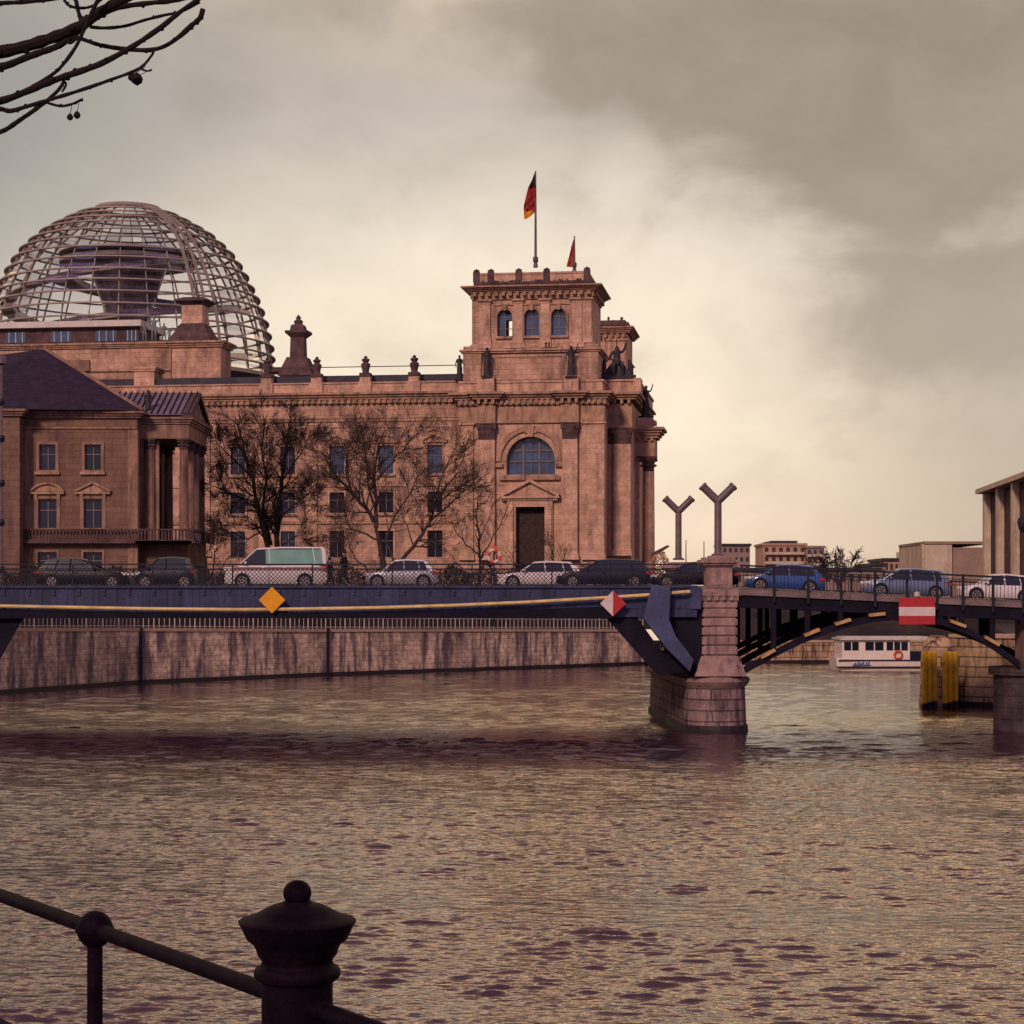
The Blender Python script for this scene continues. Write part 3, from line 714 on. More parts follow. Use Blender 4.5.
a=MB(); a.box(-.6,-.5,.03,.4,-.4,.5); a.box(.5,.6,.03,.4,-.4,.5); obj('bracket',a,M['rail'],sb)
# ---------------------------------------------------------------- building frames
GZ=7.3
class Frame:
    def __init__(s,px,Y,deg):
        s.o=Vector((wx(px,Y),Y)); s.a=math.radians(deg); s.c=math.cos(s.a); s.s=math.sin(s.a)
    def Y(s,lx,ly=0): return s.o.y+lx*s.s+ly*s.c
    def x(s,px,ly=0):
        t=(px-CX)/F0; return (t*(s.o.y+ly*s.c)-s.o.x+ly*s.s)/(s.c-t*s.s)
    def z(s,py,lx=0,ly=0): return wz(py,s.Y(lx,ly))-GZ
def ledge(m,x0,x1,y0,y1,z0,z1,p,n=3,p0=0.):
    for i in range(n):
        q=p0+(p-p0)*((i+1)/n)**1.3; m.box(x0-q,x1+q,y0-q,y1+q,z0+(z1-z0)*i/n,z0+(z1-z0)*(i+1)/n)
def dentils(m,x0,x1,y,z0,z1,step,w,d=.3):
    n=int((x1-x0)/step); st=(x1-x0)/n
    for i in range(n): m.box(x0+i*st+st*.25,x0+i*st+st*.25+w,y-d,y,z0,z1)
def wall_open(x0,x1,z0,z1,y0,y1,ops):
    m=MB(); xs=sorted({x0,x1,*[o[0] for o in ops],*[o[1] for o in ops]}); zs=sorted({z0,z1,*[o[2] for o in ops],*[o[3] for o in ops]})
    def isopen(i,j):
        if i<0 or j<0 or i>=len(xs)-1 or j>=len(zs)-1: return False
        cx=(xs[i]+xs[i+1])/2; cz=(zs[j]+zs[j+1])/2
        return any(o[0]<cx<o[1] and o[2]<cz<o[3] for o in ops)
    for i in range(len(xs)-1):
        for j in range(len(zs)-1):
            a,b,c,d=xs[i],xs[i+1],zs[j],zs[j+1]
            if isopen(i,j): continue
            m.poly([(a,y0,c),(b,y0,c),(b,y0,d),(a,y0,d)])
            if i==0 or isopen(i-1,j): m.poly([(a,y0,c),(a,y0,d),(a,y1,d),(a,y1,c)])
            if i==len(xs)-2 or isopen(i+1,j): m.poly([(b,y0,c),(b,y1,c),(b,y1,d),(b,y0,d)])
            if j==0 or isopen(i,j-1): m.poly([(a,y0,c),(a,y1,c),(b,y1,c),(b,y0,c)])
            if j==len(zs)-2 or isopen(i,j+1): m.poly([(a,y0,d),(b,y0,d),(b,y1,d),(a,y1,d)])
            m.poly([(a,y1,c),(a,y1,d),(b,y1,d),(b,y1,c)])
    return m
def window(parent,x,z0,z1,w,y,hood=None,sill=True,trim='stone2',glass='glass',mull=1,trans=1,fw=.28,barw=.09,tm=None):
    """window part: casing + bars; sub-parts pane, sill, hood. y is the wall face"""
    c=MB(); h=w/2
    for a,b,c0,c1 in ((-h-fw,-h,z0-fw*.6,z1+fw),(h,h+fw,z0-fw*.6,z1+fw),(-h,h,z1,z1+fw),(-h,h,z0-fw*.6,z0)):
        c.box(x+a,x+b,y-.10,y+.02,c0,c1)
    wd=obj('window',c,M[tm or trim],parent)
    b=MB()
    for i in range(mull): 
        xx=x-h+w*(i+1)/(mull+1); b.box(xx-barw/2,xx+barw/2,y+.30,y+.38,z0,z1)
    for i in range(trans):
        zz=z0+(z1-z0)*((i+1)/(trans+1) if trans>1 else .62); b.box(x-h,x+h,y+.29,y+.37,zz-barw/2,zz+barw/2)
    b.box(x-h,x-h+barw,y+.28,y+.38,z0,z1); b.box(x+h-barw,x+h,y+.28,y+.38,z0,z1)
    obj('frame',b,M['frame'],wd)
    p=MB(); p.box(x-h,x+h,y+.39,y+.45,z0,z1); obj('pane',p,M[glass],wd)
    if sill:
        s=MB(); s.box(x-h-fw-.12,x+h+fw+.12,y-.3,y-.02,z0-fw*.6-.28,z0-fw*.6); obj('sill',s,M['cornice'],wd)
    if hood:
        s=MB(); hw=h+fw+.45; zb=z1+fw+.12; th=.2
        s.box(x-hw,x+hw,y-.38,y-.0,zb,zb+th)
        if hood=='tri':
            ap=zb+th+hw*.5
            s.prism([(x-hw,zb+th),(x,ap),(x+hw,zb+th)],y-.16,y-.01)
            s.bar((x-hw-.05,y-.2,zb+th+.1),(x+.02,y-.2,ap+.1),.42,.2); s.bar((x+hw+.05,y-.2,zb+th+.1),(x-.02,y-.2,ap+.1),.42,.2)
        else:
            R=hw*1.25; cz=zb+th+hw*.5-R; A=math.asin(hw/R*.98)
            arc=[(x+R*math.sin(t),cz+R*math.cos(t)) for t in [A-2*A*i/10 for i in range(11)]]
            s.prism(arc,y-.16,y-.01)
            for i in range(10): s.bar((arc[i][0],y-.2,arc[i][1]),(arc[i+1][0],y-.2,arc[i+1][1]),.42,.18)
        obj('hood',s,M['cornice'],wd)
        for sx in (-1,1):
            s2=MB(); s2.frustum((x+sx*(h+fw*.6)-.14,x+sx*(h+fw*.6)+.14,y-.12,y-.01),zb-.7,(x+sx*(h+fw*.6)-.16,x+sx*(h+fw*.6)+.16,y-.34,y-.01),zb); obj('bracket',s2,M['cornice'],wd)
    return wd
def pilaster(parent,x,w,y,z0,z1,caph,proj=.35,m='stone2',cap='stone_dark'):
    s=MB(); s.box(x-w/2,x+w/2,y-proj,y+.02,z0+.9,z1-caph); 
    s.frustum((x-w/2-.22,x+w/2+.22,y-proj-.2,y+.02),z0,(x-w/2-.1,x+w/2+.1,y-proj-.1,y+.02),z0+.9)
    p=obj('pilaster',s,M[m],parent)
    c=MB(); zc=z1-caph
    c.box(x-w/2-.06,x+w/2+.06,y-proj-.06,y+.02,zc,zc+.15)
    for r in range(2):
        n=5
        for i in range(n):
            xx=x-w/2+w*(i+.5)/n + (w/(2*n) if r else 0)*(0 if i==n-1 else 1)
            zz=zc+.15+caph*.33*r; c.frustum((xx-w/n*.42,xx+w/n*.42,y-proj-.02,y),zz,(xx-w/n*.5,xx+w/n*.5,y-proj-.28,y),zz+caph*.36)
    c.frustum((x-w/2,x+w/2,y-proj,y+.02),zc+.15,(x-w/2-.2,x+w/2+.2,y-proj-.2,y+.02),z1-.25)
    for sx in (-1,1): c.box(x+sx*(w/2+.02)-.22,x+sx*(w/2+.02)+.22,y-proj-.32,y,z1-caph*.38,z1-.2)
    c.box(x-w/2-.28,x+w/2+.28,y-proj-.3,y+.02,z1-.2,z1); obj('capital',c,M[cap],p)
    return p
def column(parent,x,y,r,z0,z1,m='stone2',cap='stone_dark',caph=None,base=True):
    caph=caph or r*2.3; s=MB(); n=20; prof=[(r*1.35,z0),(r*1.35,z0+r*.35),(r*1.2,z0+r*.5),(r*1.05,z0+r*.75),(r,z0+r*.8),(r*.99,z0+(z1-z0)*.35),(r*.86,z1-caph)]
    base_=len(s.v)
    s.lathe(prof,(x,y),n); c=obj('column',s,M[m],parent,smooth=True)
    fl=MB()
    for i in range(12):
        t=2*math.pi*i/12; fl.tube([(x+r*1.0*math.cos(t),y+r*1.0*math.sin(t),z0+r*.9),(x+r*.87*math.cos(t),y+r*.87*math.sin(t),z1-caph)],r*.09,4)
    obj('fluting',fl,M[m],c)
    k=MB(); k.lathe([(r*.88,z1-caph),(r*1.0,z1-caph*.9),(r*.92,z1-caph*.8),(r*1.15,z1-caph*.55),(r*.98,z1-caph*.5),(r*1.3,z1-caph*.18)],(x,y),12)
    for i in range(8):
        t=2*math.pi*i/8; 
        for zz,rr in ((z1-caph*.62,1.12),(z1-caph*.28,1.28)):
            cx,cy=x+r*rr*math.cos(t),y+r*rr*math.sin(t); k.box(cx-r*.2,cx+r*.2,cy-r*.2,cy+r*.2,zz-r*.18,zz+r*.2)
    k.box(x-r*1.35,x+r*1.35,y-r*1.35,y+r*1.35,z1-caph*.18,z1); obj('capital',k,M[cap],c)
    return c
def finial(parent,x,y,z,h,r,m='stone_dark'):
    k=MB(); s=h
    k.box(x-r*1.25,x+r*1.25,y-r*1.25,y+r*1.25,z,z+.16*s)
    k.lathe([(r*.95,z+.16*s),(r*.75,z+.24*s),(r*.8,z+.3*s),(r*1.05,z+.5*s),(r*1.1,z+.6*s),(r*.6,z+.66*s),(r*.7,z+.71*s),(r*.95,z+.78*s),(r*.85,z+.84*s),(r*.35,z+.88*s),(r*.45,z+.94*s),(.03,z+s)],(x,y),10)
    return obj('finial',k,M[m],parent,smooth=True)

# ================================================================ parliament
F=Frame(534,278,-8)
PA=thing('parliament_building','huge brown sandstone parliament with corner tower, flags and big steel dome','building',(F.o.x,F.o.y,GZ),math.radians(-8))
X=F.x
def ZT(py): return F.z(py,X(534))
def ZW(py): return F.z(py,X(330,1.5),1.5)
yw=1.5   # wing face
# ---- wing
xL=X(-120,yw); xR=X(461,yw)
cols=[238,288,337,386,435]; left=[188,138,88,38]
rows=((446,474,'u'),(492.5,513,'m'),(531,557.5,'l')); ww=15.5*.138
ops=[]
for c in cols+left:
    for a,b,k in rows: ops.append((X(c,yw)-ww/2,X(c,yw)+ww/2,ZW(b),ZW(a)))
obj('wing_wall',wall_open(xL,xR,-.5,ZW(393),yw,yw+1.2,ops),M['stone'],PA)
ib=MB(); ib.box(xL,xR,yw+1.2,yw+36,-.5,ZW(388)); obj('wing_core',ib,M['darkroof'],PA)
for i,c in enumerate(left[::-1]+cols):
    for a,b,k in rows:
        if c<130 and k!='u': continue
        window(PA,X(c,yw),ZW(b),ZW(a),ww,yw,hood=('seg' if i%2 else 'tri') if k=='u' else None,sill=(k!='l'),glass='glassb' if (k=='u' and c>300) else 'glass',fw=.22)
cn=MB(); ledge(cn,xL,xR+.5,yw,yw+2,ZW(400),ZW(393),1.05,3,.25); dentils(cn,xL,xR,yw-.2,ZW(404),ZW(400.4),.86,.42,.42)
cn.box(xL,xR,yw-.22,yw+.1,ZW(404),ZW(400.2)); cn.box(xL,xR,yw-.18,yw+.02,ZW(422),ZW(419)); cn.box(xL,xR,yw-.28,yw+.02,ZW(419),ZW(417.8))
obj('cornice',cn,M['cornice'],PA)
at=MB(); at.box(xL,xR,yw-.1,yw+1.4,ZW(393),ZW(383.5)); at.box(xL,xR,yw-.28,yw+1.5,ZW(384),ZW(382.6))
for c in (264,314,363,412): at.box(X(c)-.95,X(c)+.95,yw-.45,yw,ZW(393),ZW(382.4))
obj('attic_wall',at,M['stone2'],PA)
rf=MB(); rf.prism([(yw+1.6,ZW(382.8)),(yw+2.2,ZW(374)),(yw+20,ZW(374)),(yw+34,ZW(383))],xL,xR+.5,'yz'); obj('wing_roof',rf,M['darkroof'],PA)
rl=MB(); yy=yw+2.5
rl.tube([(X(250,yy),yy,ZW(365.2)),(X(459,yy),yy,ZW(365.2))],.07,5); obj('roof_rail',rl,M['stone_dark'],PA)
wr=MB(); wr.frustum((X(232,20),X(300,20),16,26),ZW(374),(X(246,20),X(296,20),17,25),ZW(363.5)); obj('skylight',wr,M['whiteroof'],PA)
w2=MB(); w2.box(X(262,24),X(457,24),22,30,ZW(374),ZW(367.5)); obj('skylight',w2,M['whiteroof'],PA)
for c in (264,314,363,412): finial(PA,X(c),yw+.3,ZW(377),ZW(356)-ZW(377),.62)
k=MB()
for c in (264,314,363,412): k.box(X(c)-.75,X(c)+.75,yw-.3,yw+.9,ZW(382.4),ZW(377))
obj('finial_pedestals',k,M['stone2'],PA)
for c,w in ((204,14),(263,8),(312,11),(361,0),(410,0)):
    if w: pilaster(PA,X(c,yw),w*.138,yw,ZW(556),ZW(424),1.3,.28,m='stone2',cap='stone2')
# recessed panel frames around the upper windows
pf=MB()
for c in cols+left[:2]:
    x=X(c,yw)
    for a,b in ((-2.9,-2.7),(2.7,2.9)): pf.box(x+a,x+b,yw-.1,yw+.02,ZW(486),ZW(428))
    pf.box(x-2.9,x+2.9,yw-.12,yw+.02,ZW(428),ZW(426.4)); pf.box(x-2.9,x+2.9,yw-.16,yw+.02,ZW(487),ZW(484.8))
obj('panel_moulding',pf,M['stone2'],PA)
bs=MB(); bs.box(xL,xR,yw-.35,yw,-.5,ZW(560)); bs.box(xL,xR,yw-.25,yw,ZW(524),ZW(521.5)); obj('base_course',bs,M['cornice'],PA)
# ---- pavilion (corner tower body)
x0,x1=X(459),X(604)
z=ZT
dx0,dx1=X(516),X(545); wx0,wx1=X(506.5),X(555)
R=(wx1-wx0)/2; wc=(wx0+wx1)/2; zsp=z(461)
ztop=z(405)
obj('tower_wall',wall_open(x0,x1,-.5,ztop,0,14,[(dx0,dx1,-.5,z(507)),(wx0,wx1,z(474.5),zsp+R)]),M['stone2'],PA)
def arch_fill(parent,xc,zs,R_,y0,y1,m,name='arch_spandrel'):
    for sx in (-1,1):
        a=MB(); pts=[(xc+sx*R_,zs+R_),(xc,zs+R_)]+[(xc+sx*R_*math.sin(t),zs+R_*math.cos(t)) for t in [math.pi/2*i/10 for i in range(11)]]
        a.prism(pts[0:1]+pts[2:],y0,y1); obj(name,a,m,parent)
def arch_ring(parent,xc,zs,ri,ro,y0,y1,m,name='archivolt',legs=0):
    a=MB()
    pts=[(xc+math.sin(t),zs+math.cos(t)) for t in [math.pi/2-math.pi*i/18 for i in range(19)]]
    for i in range(18):
        t0=math.pi/2-math.pi*i/18; t1=math.pi/2-math.pi*(i+1)/18
        q=[(xc+r*math.sin(t),zs+r*math.cos(t)) for r,t in ((ri,t0),(ro,t0),(ro,t1),(ri,t1))]; a.prism(q,y0,y1)
    if legs:
        for sx in (-1,1): a.prism([(xc+sx*ri,zs-legs),(xc+sx*ro,zs-legs),(xc+sx*ro,zs),(xc+sx*ri,zs)],y0,y1)
    return obj(name,a,m,parent)
arch_fill(PA,wc,zsp,R,0.001,1.6,M['stone2'])
arch_ring(PA,wc,zsp,R,R+.55,-.18,.0,M['stone2']); arch_ring(PA,wc,zsp,R+.8,R+1.45,-.34,0,M['cornice'],legs=.01)
aw=MB()
for i in (1,2): 
    xx=wx0+(wx1-wx0)*i/3; aw.box(xx-.12,xx+.12,.9,1.1,z(474.5),zsp+R*.95)
for i in (1,3,5):
    xx=wx0+(wx1-wx0)*i/6; aw.box(xx-.04,xx+.04,.92,1.06,z(474.5),zsp+R*.85)
for zz in (z(461),z(450)): aw.box(wx0,wx1,.9,1.1,zz-.08,zz+.08)
big=obj('window',aw,M['frame'],PA,label='large semicircular tower window')
pg=MB(); pg.prism([(wx0,z(474.5)),(wx1,z(474.5))]+[(wc+R*math.cos(t),zsp+R*math.sin(t)) for t in [math.pi*i/16 for i in range(17)]],1.15,1.2); obj('pane',pg,M['glassb'],big)
sl=MB(); sl.box(X(500),X(560),-.55,0,z(480),z(476)); sl.box(X(503),X(557),-.35,0,z(476),z(474.6)); 
for a,b in ((493,503),(556,566)): sl.box(X(a),X(b),-.5,0,z(467),z(463.5))
obj('sill',sl,M['cornice'],big)
ks=MB(); ks.frustum((wc-.35,wc+.35,-.55,0),z(437),(wc-.6,wc+.6,-.75,0),z(426)); ks.frustum((wc-.9,wc+.9,-.45,0),z(433),(wc-.7,wc+.7,-.5,0),z(428.5)); obj('keystone',ks,M['cornice'],PA)
# door with surround and pediment
dm=MB(); dm.box(dx0,dx1,1.0,1.2,-.5,z(507)); 
dr_=obj('door',dm,M['wood'],PA)
d2=MB()
for i in range(3):
    for j in range(5):
        xx=dx0+(dx1-dx0)*(i+.15)/3; zz=-.2+(z(507)+.2)*(j+.12)/5; d2.box(xx,xx+(dx1-dx0)*.23,.94,1.0,zz,zz+(z(507))*.15)
obj('door_panels',d2,M['wood'],dr_)
sr=MB(); sr.box(X(507.5),dx0,-.5,0,-.5,z(501)); sr.box(dx1,X(553),-.5,0,-.5,z(501)); sr.box(X(507.5),X(553),-.6,0,z(506.9),z(500.5))
sr.box(X(509),X(514),-.8,-.5,0,z(506)); sr.box(X(547),X(552),-.8,-.5,0,z(506))
ledge(sr,X(505),X(556),-.5,0,z(500.5),z(496.5),.55,2,.1); obj('door_surround',sr,M['stone2'],PA)
pd=MB(); ap=z(481.5); a,b=X(503),X(558); zb=z(496.5); xc=(a+b)/2
pd.prism([(a,zb),(xc,ap),(b,zb)],-.55,0); pd.bar((a-.2,-.6,zb+.1),(xc,-.6,ap+.1),1.0,.4); pd.bar((b+.2,-.6,zb+.1),(xc,-.6,ap+.1),1.0,.4); obj('pediment',pd,M['stone2'],PA)
# pilasters
for c,w in ((487.5,16),(570.5,15)): pilaster(PA,X(c),w*.139,0,z(560),z(423),2.3,.75)
for c,w in ((467,13),(594,21)): pilaster(PA,X(c),w*.139,0,z(560),z(423),.5,.3,cap='stone2')
# entablature
en=MB(); en.box(x0,x1,-.35,0,z(423),z(420)); en.box(x0-.05,x1+.1,-.15,0,z(420),z(405))
for c in (487.5,570.5): en.box(X(c)-1.25,X(c)+1.25,-.95,0,z(423),z(405))
ledge(en,x0,x1,-.2,13,z(399.5),z(392.5),1.25,3,.3); dentils(en,x0,x1,-.5,z(404),z(399.8),.8,.42,.35); en.box(x0-.1,x1+.3,-.48,13,z(405),z(399.6))
for c in (487.5,570.5): ledge(en,X(c)-1.4,X(c)+1.4,-1.0,0,z(399.4),z(392.4),1.25,3,.3); dentils(en,X(c)-1.5,X(c)+1.5,-1.2,z(404),z(399.7),.8,.42,.3)
obj('cornice',en,M['cornice'],PA)
b1=MB(); b1.box(x0,x1-.2,-.1,13,z(392.6),z(382)); b1.box(x0-.1,x1,-.25,13.2,z(382.5),z(380.3))
for c in (487,571): b1.box(X(c)-1.15,X(c)+1.15,-1.2,0,z(392.6),z(377))
obj('attic_step',b1,M['stone2'],PA)
b2=MB(); xa0,xa1=X(463),X(598); b2.box(xa0,xa1,.35,12.5,z(380.4),z(352))
for a,b in ((463,481),(579,598)): b2.box(X(a),X(b),.1,.4,z(380.4),z(352))
b2.box(X(495),X(564),.2,.36,z(356.5),z(354)); b2.box(X(495),X(564),.2,.36,z(379.5),z(377)); b2.box(X(495),X(497),.2,.36,z(377),z(356.5)); b2.box(X(562),X(564),.2,.36,z(377),z(356.5))
ledge(b2,xa0,xa1,.2,12.6,z(352.2),z(348.6),.5,2,.1); b2.box(xa0,xa1,.3,12.5,z(348.7),z(345))
obj('attic_block',b2,M['stone'],PA)
b2b=MB(); b2b.box(X(469.5),X(594),.6,12,z(345.2),z(343))
for c in (484,510,517.5,544.5,551,577): b2b.box(X(c)-1.0,X(c)+1.0,.15,.7,z(347.5),z(342.4))
obj('attic_step',b2b,M['stone2'],PA)
# drum with three arched windows
xd0,xd1=X(471),X(592); wcs=[504,531,558]; hw=7.6*.139
ops=[(X(c)-hw,X(c)+hw,z(335),z(308)) for c in wcs]
obj('drum_wall',wall_open(xd0,xd1,z(343),z(292),.9,2.1,ops),M['stone'],PA)
dk_=MB(); dk_.box(xd0,xd0+1.2,2.1,11.8,z(343),z(292)); obj('drum_wall',dk_,M['stone'],PA); dk_=MB(); dk_.box(xd1-1.2,xd1,2.1,11.8,z(343),z(292)); obj('drum_wall',dk_,M['stone'],PA)
obj('drum_wall',wall_open(xd0,xd1,z(343),z(292),11.4,12.6,ops),M['stone'],PA)
for j,c in enumerate(wcs):
    zs=z(308)-hw
    arch_fill(PA,X(c),zs,hw,.901,1.8,M['stone']); arch_ring(PA,X(c),zs,hw,hw+.32,.68,.9,M['cornice'],legs=z(313)-z(334))
    f_=MB(); f_.box(X(c)-.05,X(c)+.05,1.5,1.6,z(335),z(308)); f_.box(X(c)-hw,X(c)+hw,1.5,1.6,zs-.05,zs+.05); f_.box(X(c)-hw,X(c)+hw,1.5,1.6,z(327)-.05,z(327)+.05)
    wn=obj('window',f_,M['frame'],PA,label='arched tower window')
    pg=MB(); x_a=X(c)-hw
    if j==0:  # right leaf of the first window is open to the sky
        pg.prism([(X(c)-hw,z(335)),(X(c)+.1,z(335)),(X(c)+.1,z(308.4)),(X(c)-hw*.6,zs+hw*.8),(X(c)-hw,zs)],1.62,1.66); pg.box(X(c)+.1,X(c)+hw,1.62,1.66,z(318),z(312))
    else: pg.prism([(X(c)-hw,z(335)),(X(c)+hw,z(335))]+[(X(c)+hw*math.cos(t),zs+hw*math.sin(t)) for t in [math.pi*i/10 for i in range(11)]],1.62,1.66)
    obj('pane',pg,M['glassb'],wn)
    s_=MB(); s_.box(X(c)-hw-.3,X(c)+hw+.3,.55,.9,z(337.5),z(335)); obj('sill',s_,M['cornice'],wn)
    k_=MB(); k_.frustum((X(c)-.22,X(c)+.22,.5,.9),z(309.5),(X(c)-.32,X(c)+.32,.4,.9),z(304.5)); obj('keystone',k_,M['cornice'],wn)
for c in (517.5,544.5): pilaster(PA,X(c),9*.139,.9,z(343),z(298),.6,.3,cap='stone2')
for c in (484,576,586.5): pilaster(PA,X(c),(11 if c<586 else 9)*.139,.9,z(343),z(298),.6,.3,cap='stone2')
pn=MB()
for c in wcs: pn.box(X(c)-1.5,X(c)+1.5,.72,.9,z(304),z(302.6))
pn.box(xd0,xd1,.65,.9,z(298),z(296)); obj('string_course',pn,M['cornice'],PA)
ce=MB(); ledge(ce,xd0,xd1,.8,12.4,z(291),z(285),1.4,4,.3); dentils(ce,xd0,xd1,.5,z(295),z(291.2),.95,.5,.55); dk2=MB()
for i in range(11):
    yy=1.2+i*1.05; ce.box(xd1,xd1+.6,yy,yy+.5,z(295),z(291.2))
ce.box(xd0-.2,xd1+.2,.6,12.5,z(296.5),z(290.8)); obj('cornice',ce,M['cornice'],PA)
cr=MB(); xc0,xc1=X(472.5),X(591)
cr.box(xc0,xc1,.9,1.5,z(285),z(280)); 
cr.box(xc0,xc0+.6,1.5,12,z(285),z(280)); cr.box(xc1-.6,xc1,1.5,12,z(285),z(280)); cr.box(xc0,xc1,11.4,12,z(285),z(280))
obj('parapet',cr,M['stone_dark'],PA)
# carved garland parapet: many small lumps, read as relief
gm=MB(); random.seed(3)
n=46
for i in range(n):
    xx=xc0+(xc1-xc0)*(i+.5)/n; gm.box(xx-.14,xx+.14,.7+random.uniform(-.05,.1),1.1,z(283),z(279.5)+random.uniform(-.2,.15)); 
for i in range(26):
    yy=1.0+i*.42; gm.box(xc1-.2,xc1+.15,yy-.14,yy+.14,z(283),z(279.5)+random.uniform(-.15,.15))
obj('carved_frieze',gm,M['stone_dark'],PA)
bt=MB(); xb0,xb1=X(474),X(587)
for (a,b,c,d) in ((xb0,xb1,1.2,1.6),(xb0,xb0+.4,1.6,11.5),(xb1-.4,xb1,1.6,11.5),(xb0,xb1,11.3,11.7)):
    bt.box(a,b,c,d,z(280),z(272.5)); bt.box(a-.1,b+.1,c-.1,d+.1,z(272.6),z(270.6))
    
obj('parapet',bt,M['stone2'],PA)
for c in (475,489.5,517.5,545.5,586): 
    a=MB(); xx=X(c); a.box(xx-.45,xx+.45,1.0,1.75,z(280),z(269.2)); a.lathe([(.35,z(269.2)),(.48,z(267.8)),(.2,z(266.8)),(.03,z(266))],(xx,1.4),8); obj('parapet_post',a,M['stone_dark'],PA)
tr_=MB(); tr_.box(xd0+.3,xd1-.3,1.5,12,z(288),z(284.5)); obj('tower_roof',tr_,M['darkroof'],PA)
# ---- set-back mass to the right of the tower and north portico
ys=6.0
def zz_(py,ly): return F.z(py,X(620,ly),ly)
q=lambda py: zz_(py,ys)
xs0,xs1=X(598,ys),X(631,ys)
obj('side_wall',wall_open(xs0,xs1,-.5,q(405),ys,ys+30,[(X(608,ys),X(611.5,ys),q(498),q(483))]),M['stone2'],PA)
w_=MB(); w_.box(X(608,ys),X(611.5,ys),ys+.8,ys+.9,q(498),q(483)); obj('window',w_,M['glass'],PA)
pilaster(PA,X(622.5,ys),17*.142,ys,q(556),q(428),2.3,.8)
pilaster(PA,X(609.5,ys),5*.142,ys,q(556),q(428),2.3,.25)
e2=MB(); e2.box(xs0,xs1+.2,ys-.5,ys+30,q(428),q(404)); ledge(e2,xs0,xs1+.2,ys-.5,ys+30,q(400),q(393),1.2,3,.3); dentils(e2,xs0+1,xs1+.3,ys-.8,q(404),q(400.2),.8,.42,.3); obj('cornice',e2,M['cornice'],PA)
a2=MB(); a2.box(xs0,X(638,ys),ys-.3,ys+30,q(393.1),q(381)); a2.box(xs0,X(639.5,ys),ys-.5,ys+30,q(381.5),q(379.5)); a2.box(X(634,ys),X(641,ys),ys-.6,ys+3,q(393.1),q(378.5)); obj('attic_step',a2,M['stone2'],PA)
# north portico
yp=13.0; p_=lambda py: F.z(py,X(650,yp),yp)
po=MB(); xp0,xp1=X(618,yp),X(655,yp)
po.box(xp0,xp1,yp,yp+5,p_(456),p_(438)); ledge(po,xp0,xp1,yp,yp+5,p_(438),p_(427.5),1.35,4,.2); dentils(po,xp0+1,xp1,yp-.15,p_(441),p_(437.5),.8,.42,.3)
po.box(xp0,xp1-.2,yp+.1,yp+5,p_(452.8),p_(450)); obj('portico_entablature',po,M['cornice'],PA)
pw=MB(); pw.box(X(630,yp+1),X(639.2,yp+1),yp+1,yp+1.8,-.5,p_(456)); obj('portico_wall',pw,M['stone2'],PA)
for i in range(1):
    yy=yp+1.2+i*6.2
    column(PA,X(648.5,yp+1.2) if i==0 else X(648.5,yp+1.2),yy,.88,-.3,p_(455.8),caph=2.2)
pq=MB(); pq.box(X(632,yp),X(652,yp),yp+.3,yp+4,p_(427.6),p_(424)); pq.box(X(637,yp),X(655.5,yp),yp+.6,yp+3.5,p_(424.1),p_(420)); pq.box(X(639,yp),X(652.5,yp),yp+.8,yp+3.2,p_(420),p_(417)); obj('statue_pedestal',pq,M['stone2'],PA)
# ---- far (north-west) tower, same design seen behind
yf=47.0; f_=lambda py: F.z(py,X(620,yf),yf)
ft=MB(); ft.box(X(560,yf),X(627,yf),yf,yf+11,f_(380),f_(332)); ft.box(X(556,yf),X(630,yf),yf-.6,yf+12,f_(400),f_(379)); obj('tower_wall',ft,M['stone'],PA,label='far tower drum')
ft=MB(); ledge(ft,X(560,yf),X(627,yf),yf-.1,yf+11,f_(333),f_(327),1.15,4,.3); dentils(ft,X(560,yf),X(627,yf),yf-.4,f_(338),f_(334),.95,.5,.5)
obj('cornice',ft,M['cornice'],PA)
ft=MB(); ft.box(X(562,yf),X(628,yf),yf+.6,yf+10,f_(327.2),f_(321.5)); 
for i in range(14): 
    xx=X(596,yf)+i*.32; ft.box(xx,xx+.35,yf+.3,yf+.7,f_(325),f_(320.2+random.uniform(-.6,.6)))
ft.box(X(562,yf),X(625,yf),yf+.9,yf+9.5,f_(321.5),f_(319.3)); ft.box(X(607,yf),X(609,yf),yf+.6,yf+1.2,f_(321),f_(316)); ft.box(X(620,yf),X(622.5,yf),yf+.6,yf+1.2,f_(321),f_(316.5))
obj('parapet',ft,M['stone_dark'],PA)
for c in (612,622): 
    pilaster(PA,X(c,yf),8*.165,yf,f_(380),f_(339),.7,.3,cap='stone2')
ar_=MB(); ar_.box(X(616,yf),X(618.5,yf),yf-.05,yf-.01,f_(368),f_(348)); obj('window',ar_,M['glass'],PA)
# north wall between the towers
nw=MB(); nw.box(X(560,30),X(620,30)-1,30,yf+6,-.5,f_(396)); obj('north_wall',nw,M['stone'],PA)
# ---- raised left block and lantern
ya=4.0; A_=lambda py: F.z(py,X(197,ya),ya)
bk=MB(); bk.box(X(172,ya),X(221,ya),ya,ya+5,A_(395),A_(347)); obj('stair_tower_wall',bk,M['stone'],PA)
bk=MB(); ledge(bk,X(172,ya),X(221,ya),ya,ya+5,A_(347.2),A_(341),.75,3,.15); bk.box(X(170,ya),X(222,ya),ya-.3,ya+5,A_(386),A_(383.5)); obj('cornice',bk,M['cornice'],PA)
lb=MB(); xc=X(195,ya+2.5); yc=ya+2.6
def LX(h): return xc-h,xc+h
for h0,a,h1,b in ((3.1,341,3.0,337),(2.9,337,2.3,330),(2.25,330,1.95,324.5),(1.9,324.5,1.65,322)):
    lb.frustum((xc-h0,xc+h0,yc-h0,yc+h0),A_(a),(xc-h1,xc+h1,yc-h1,yc+h1),A_(b))
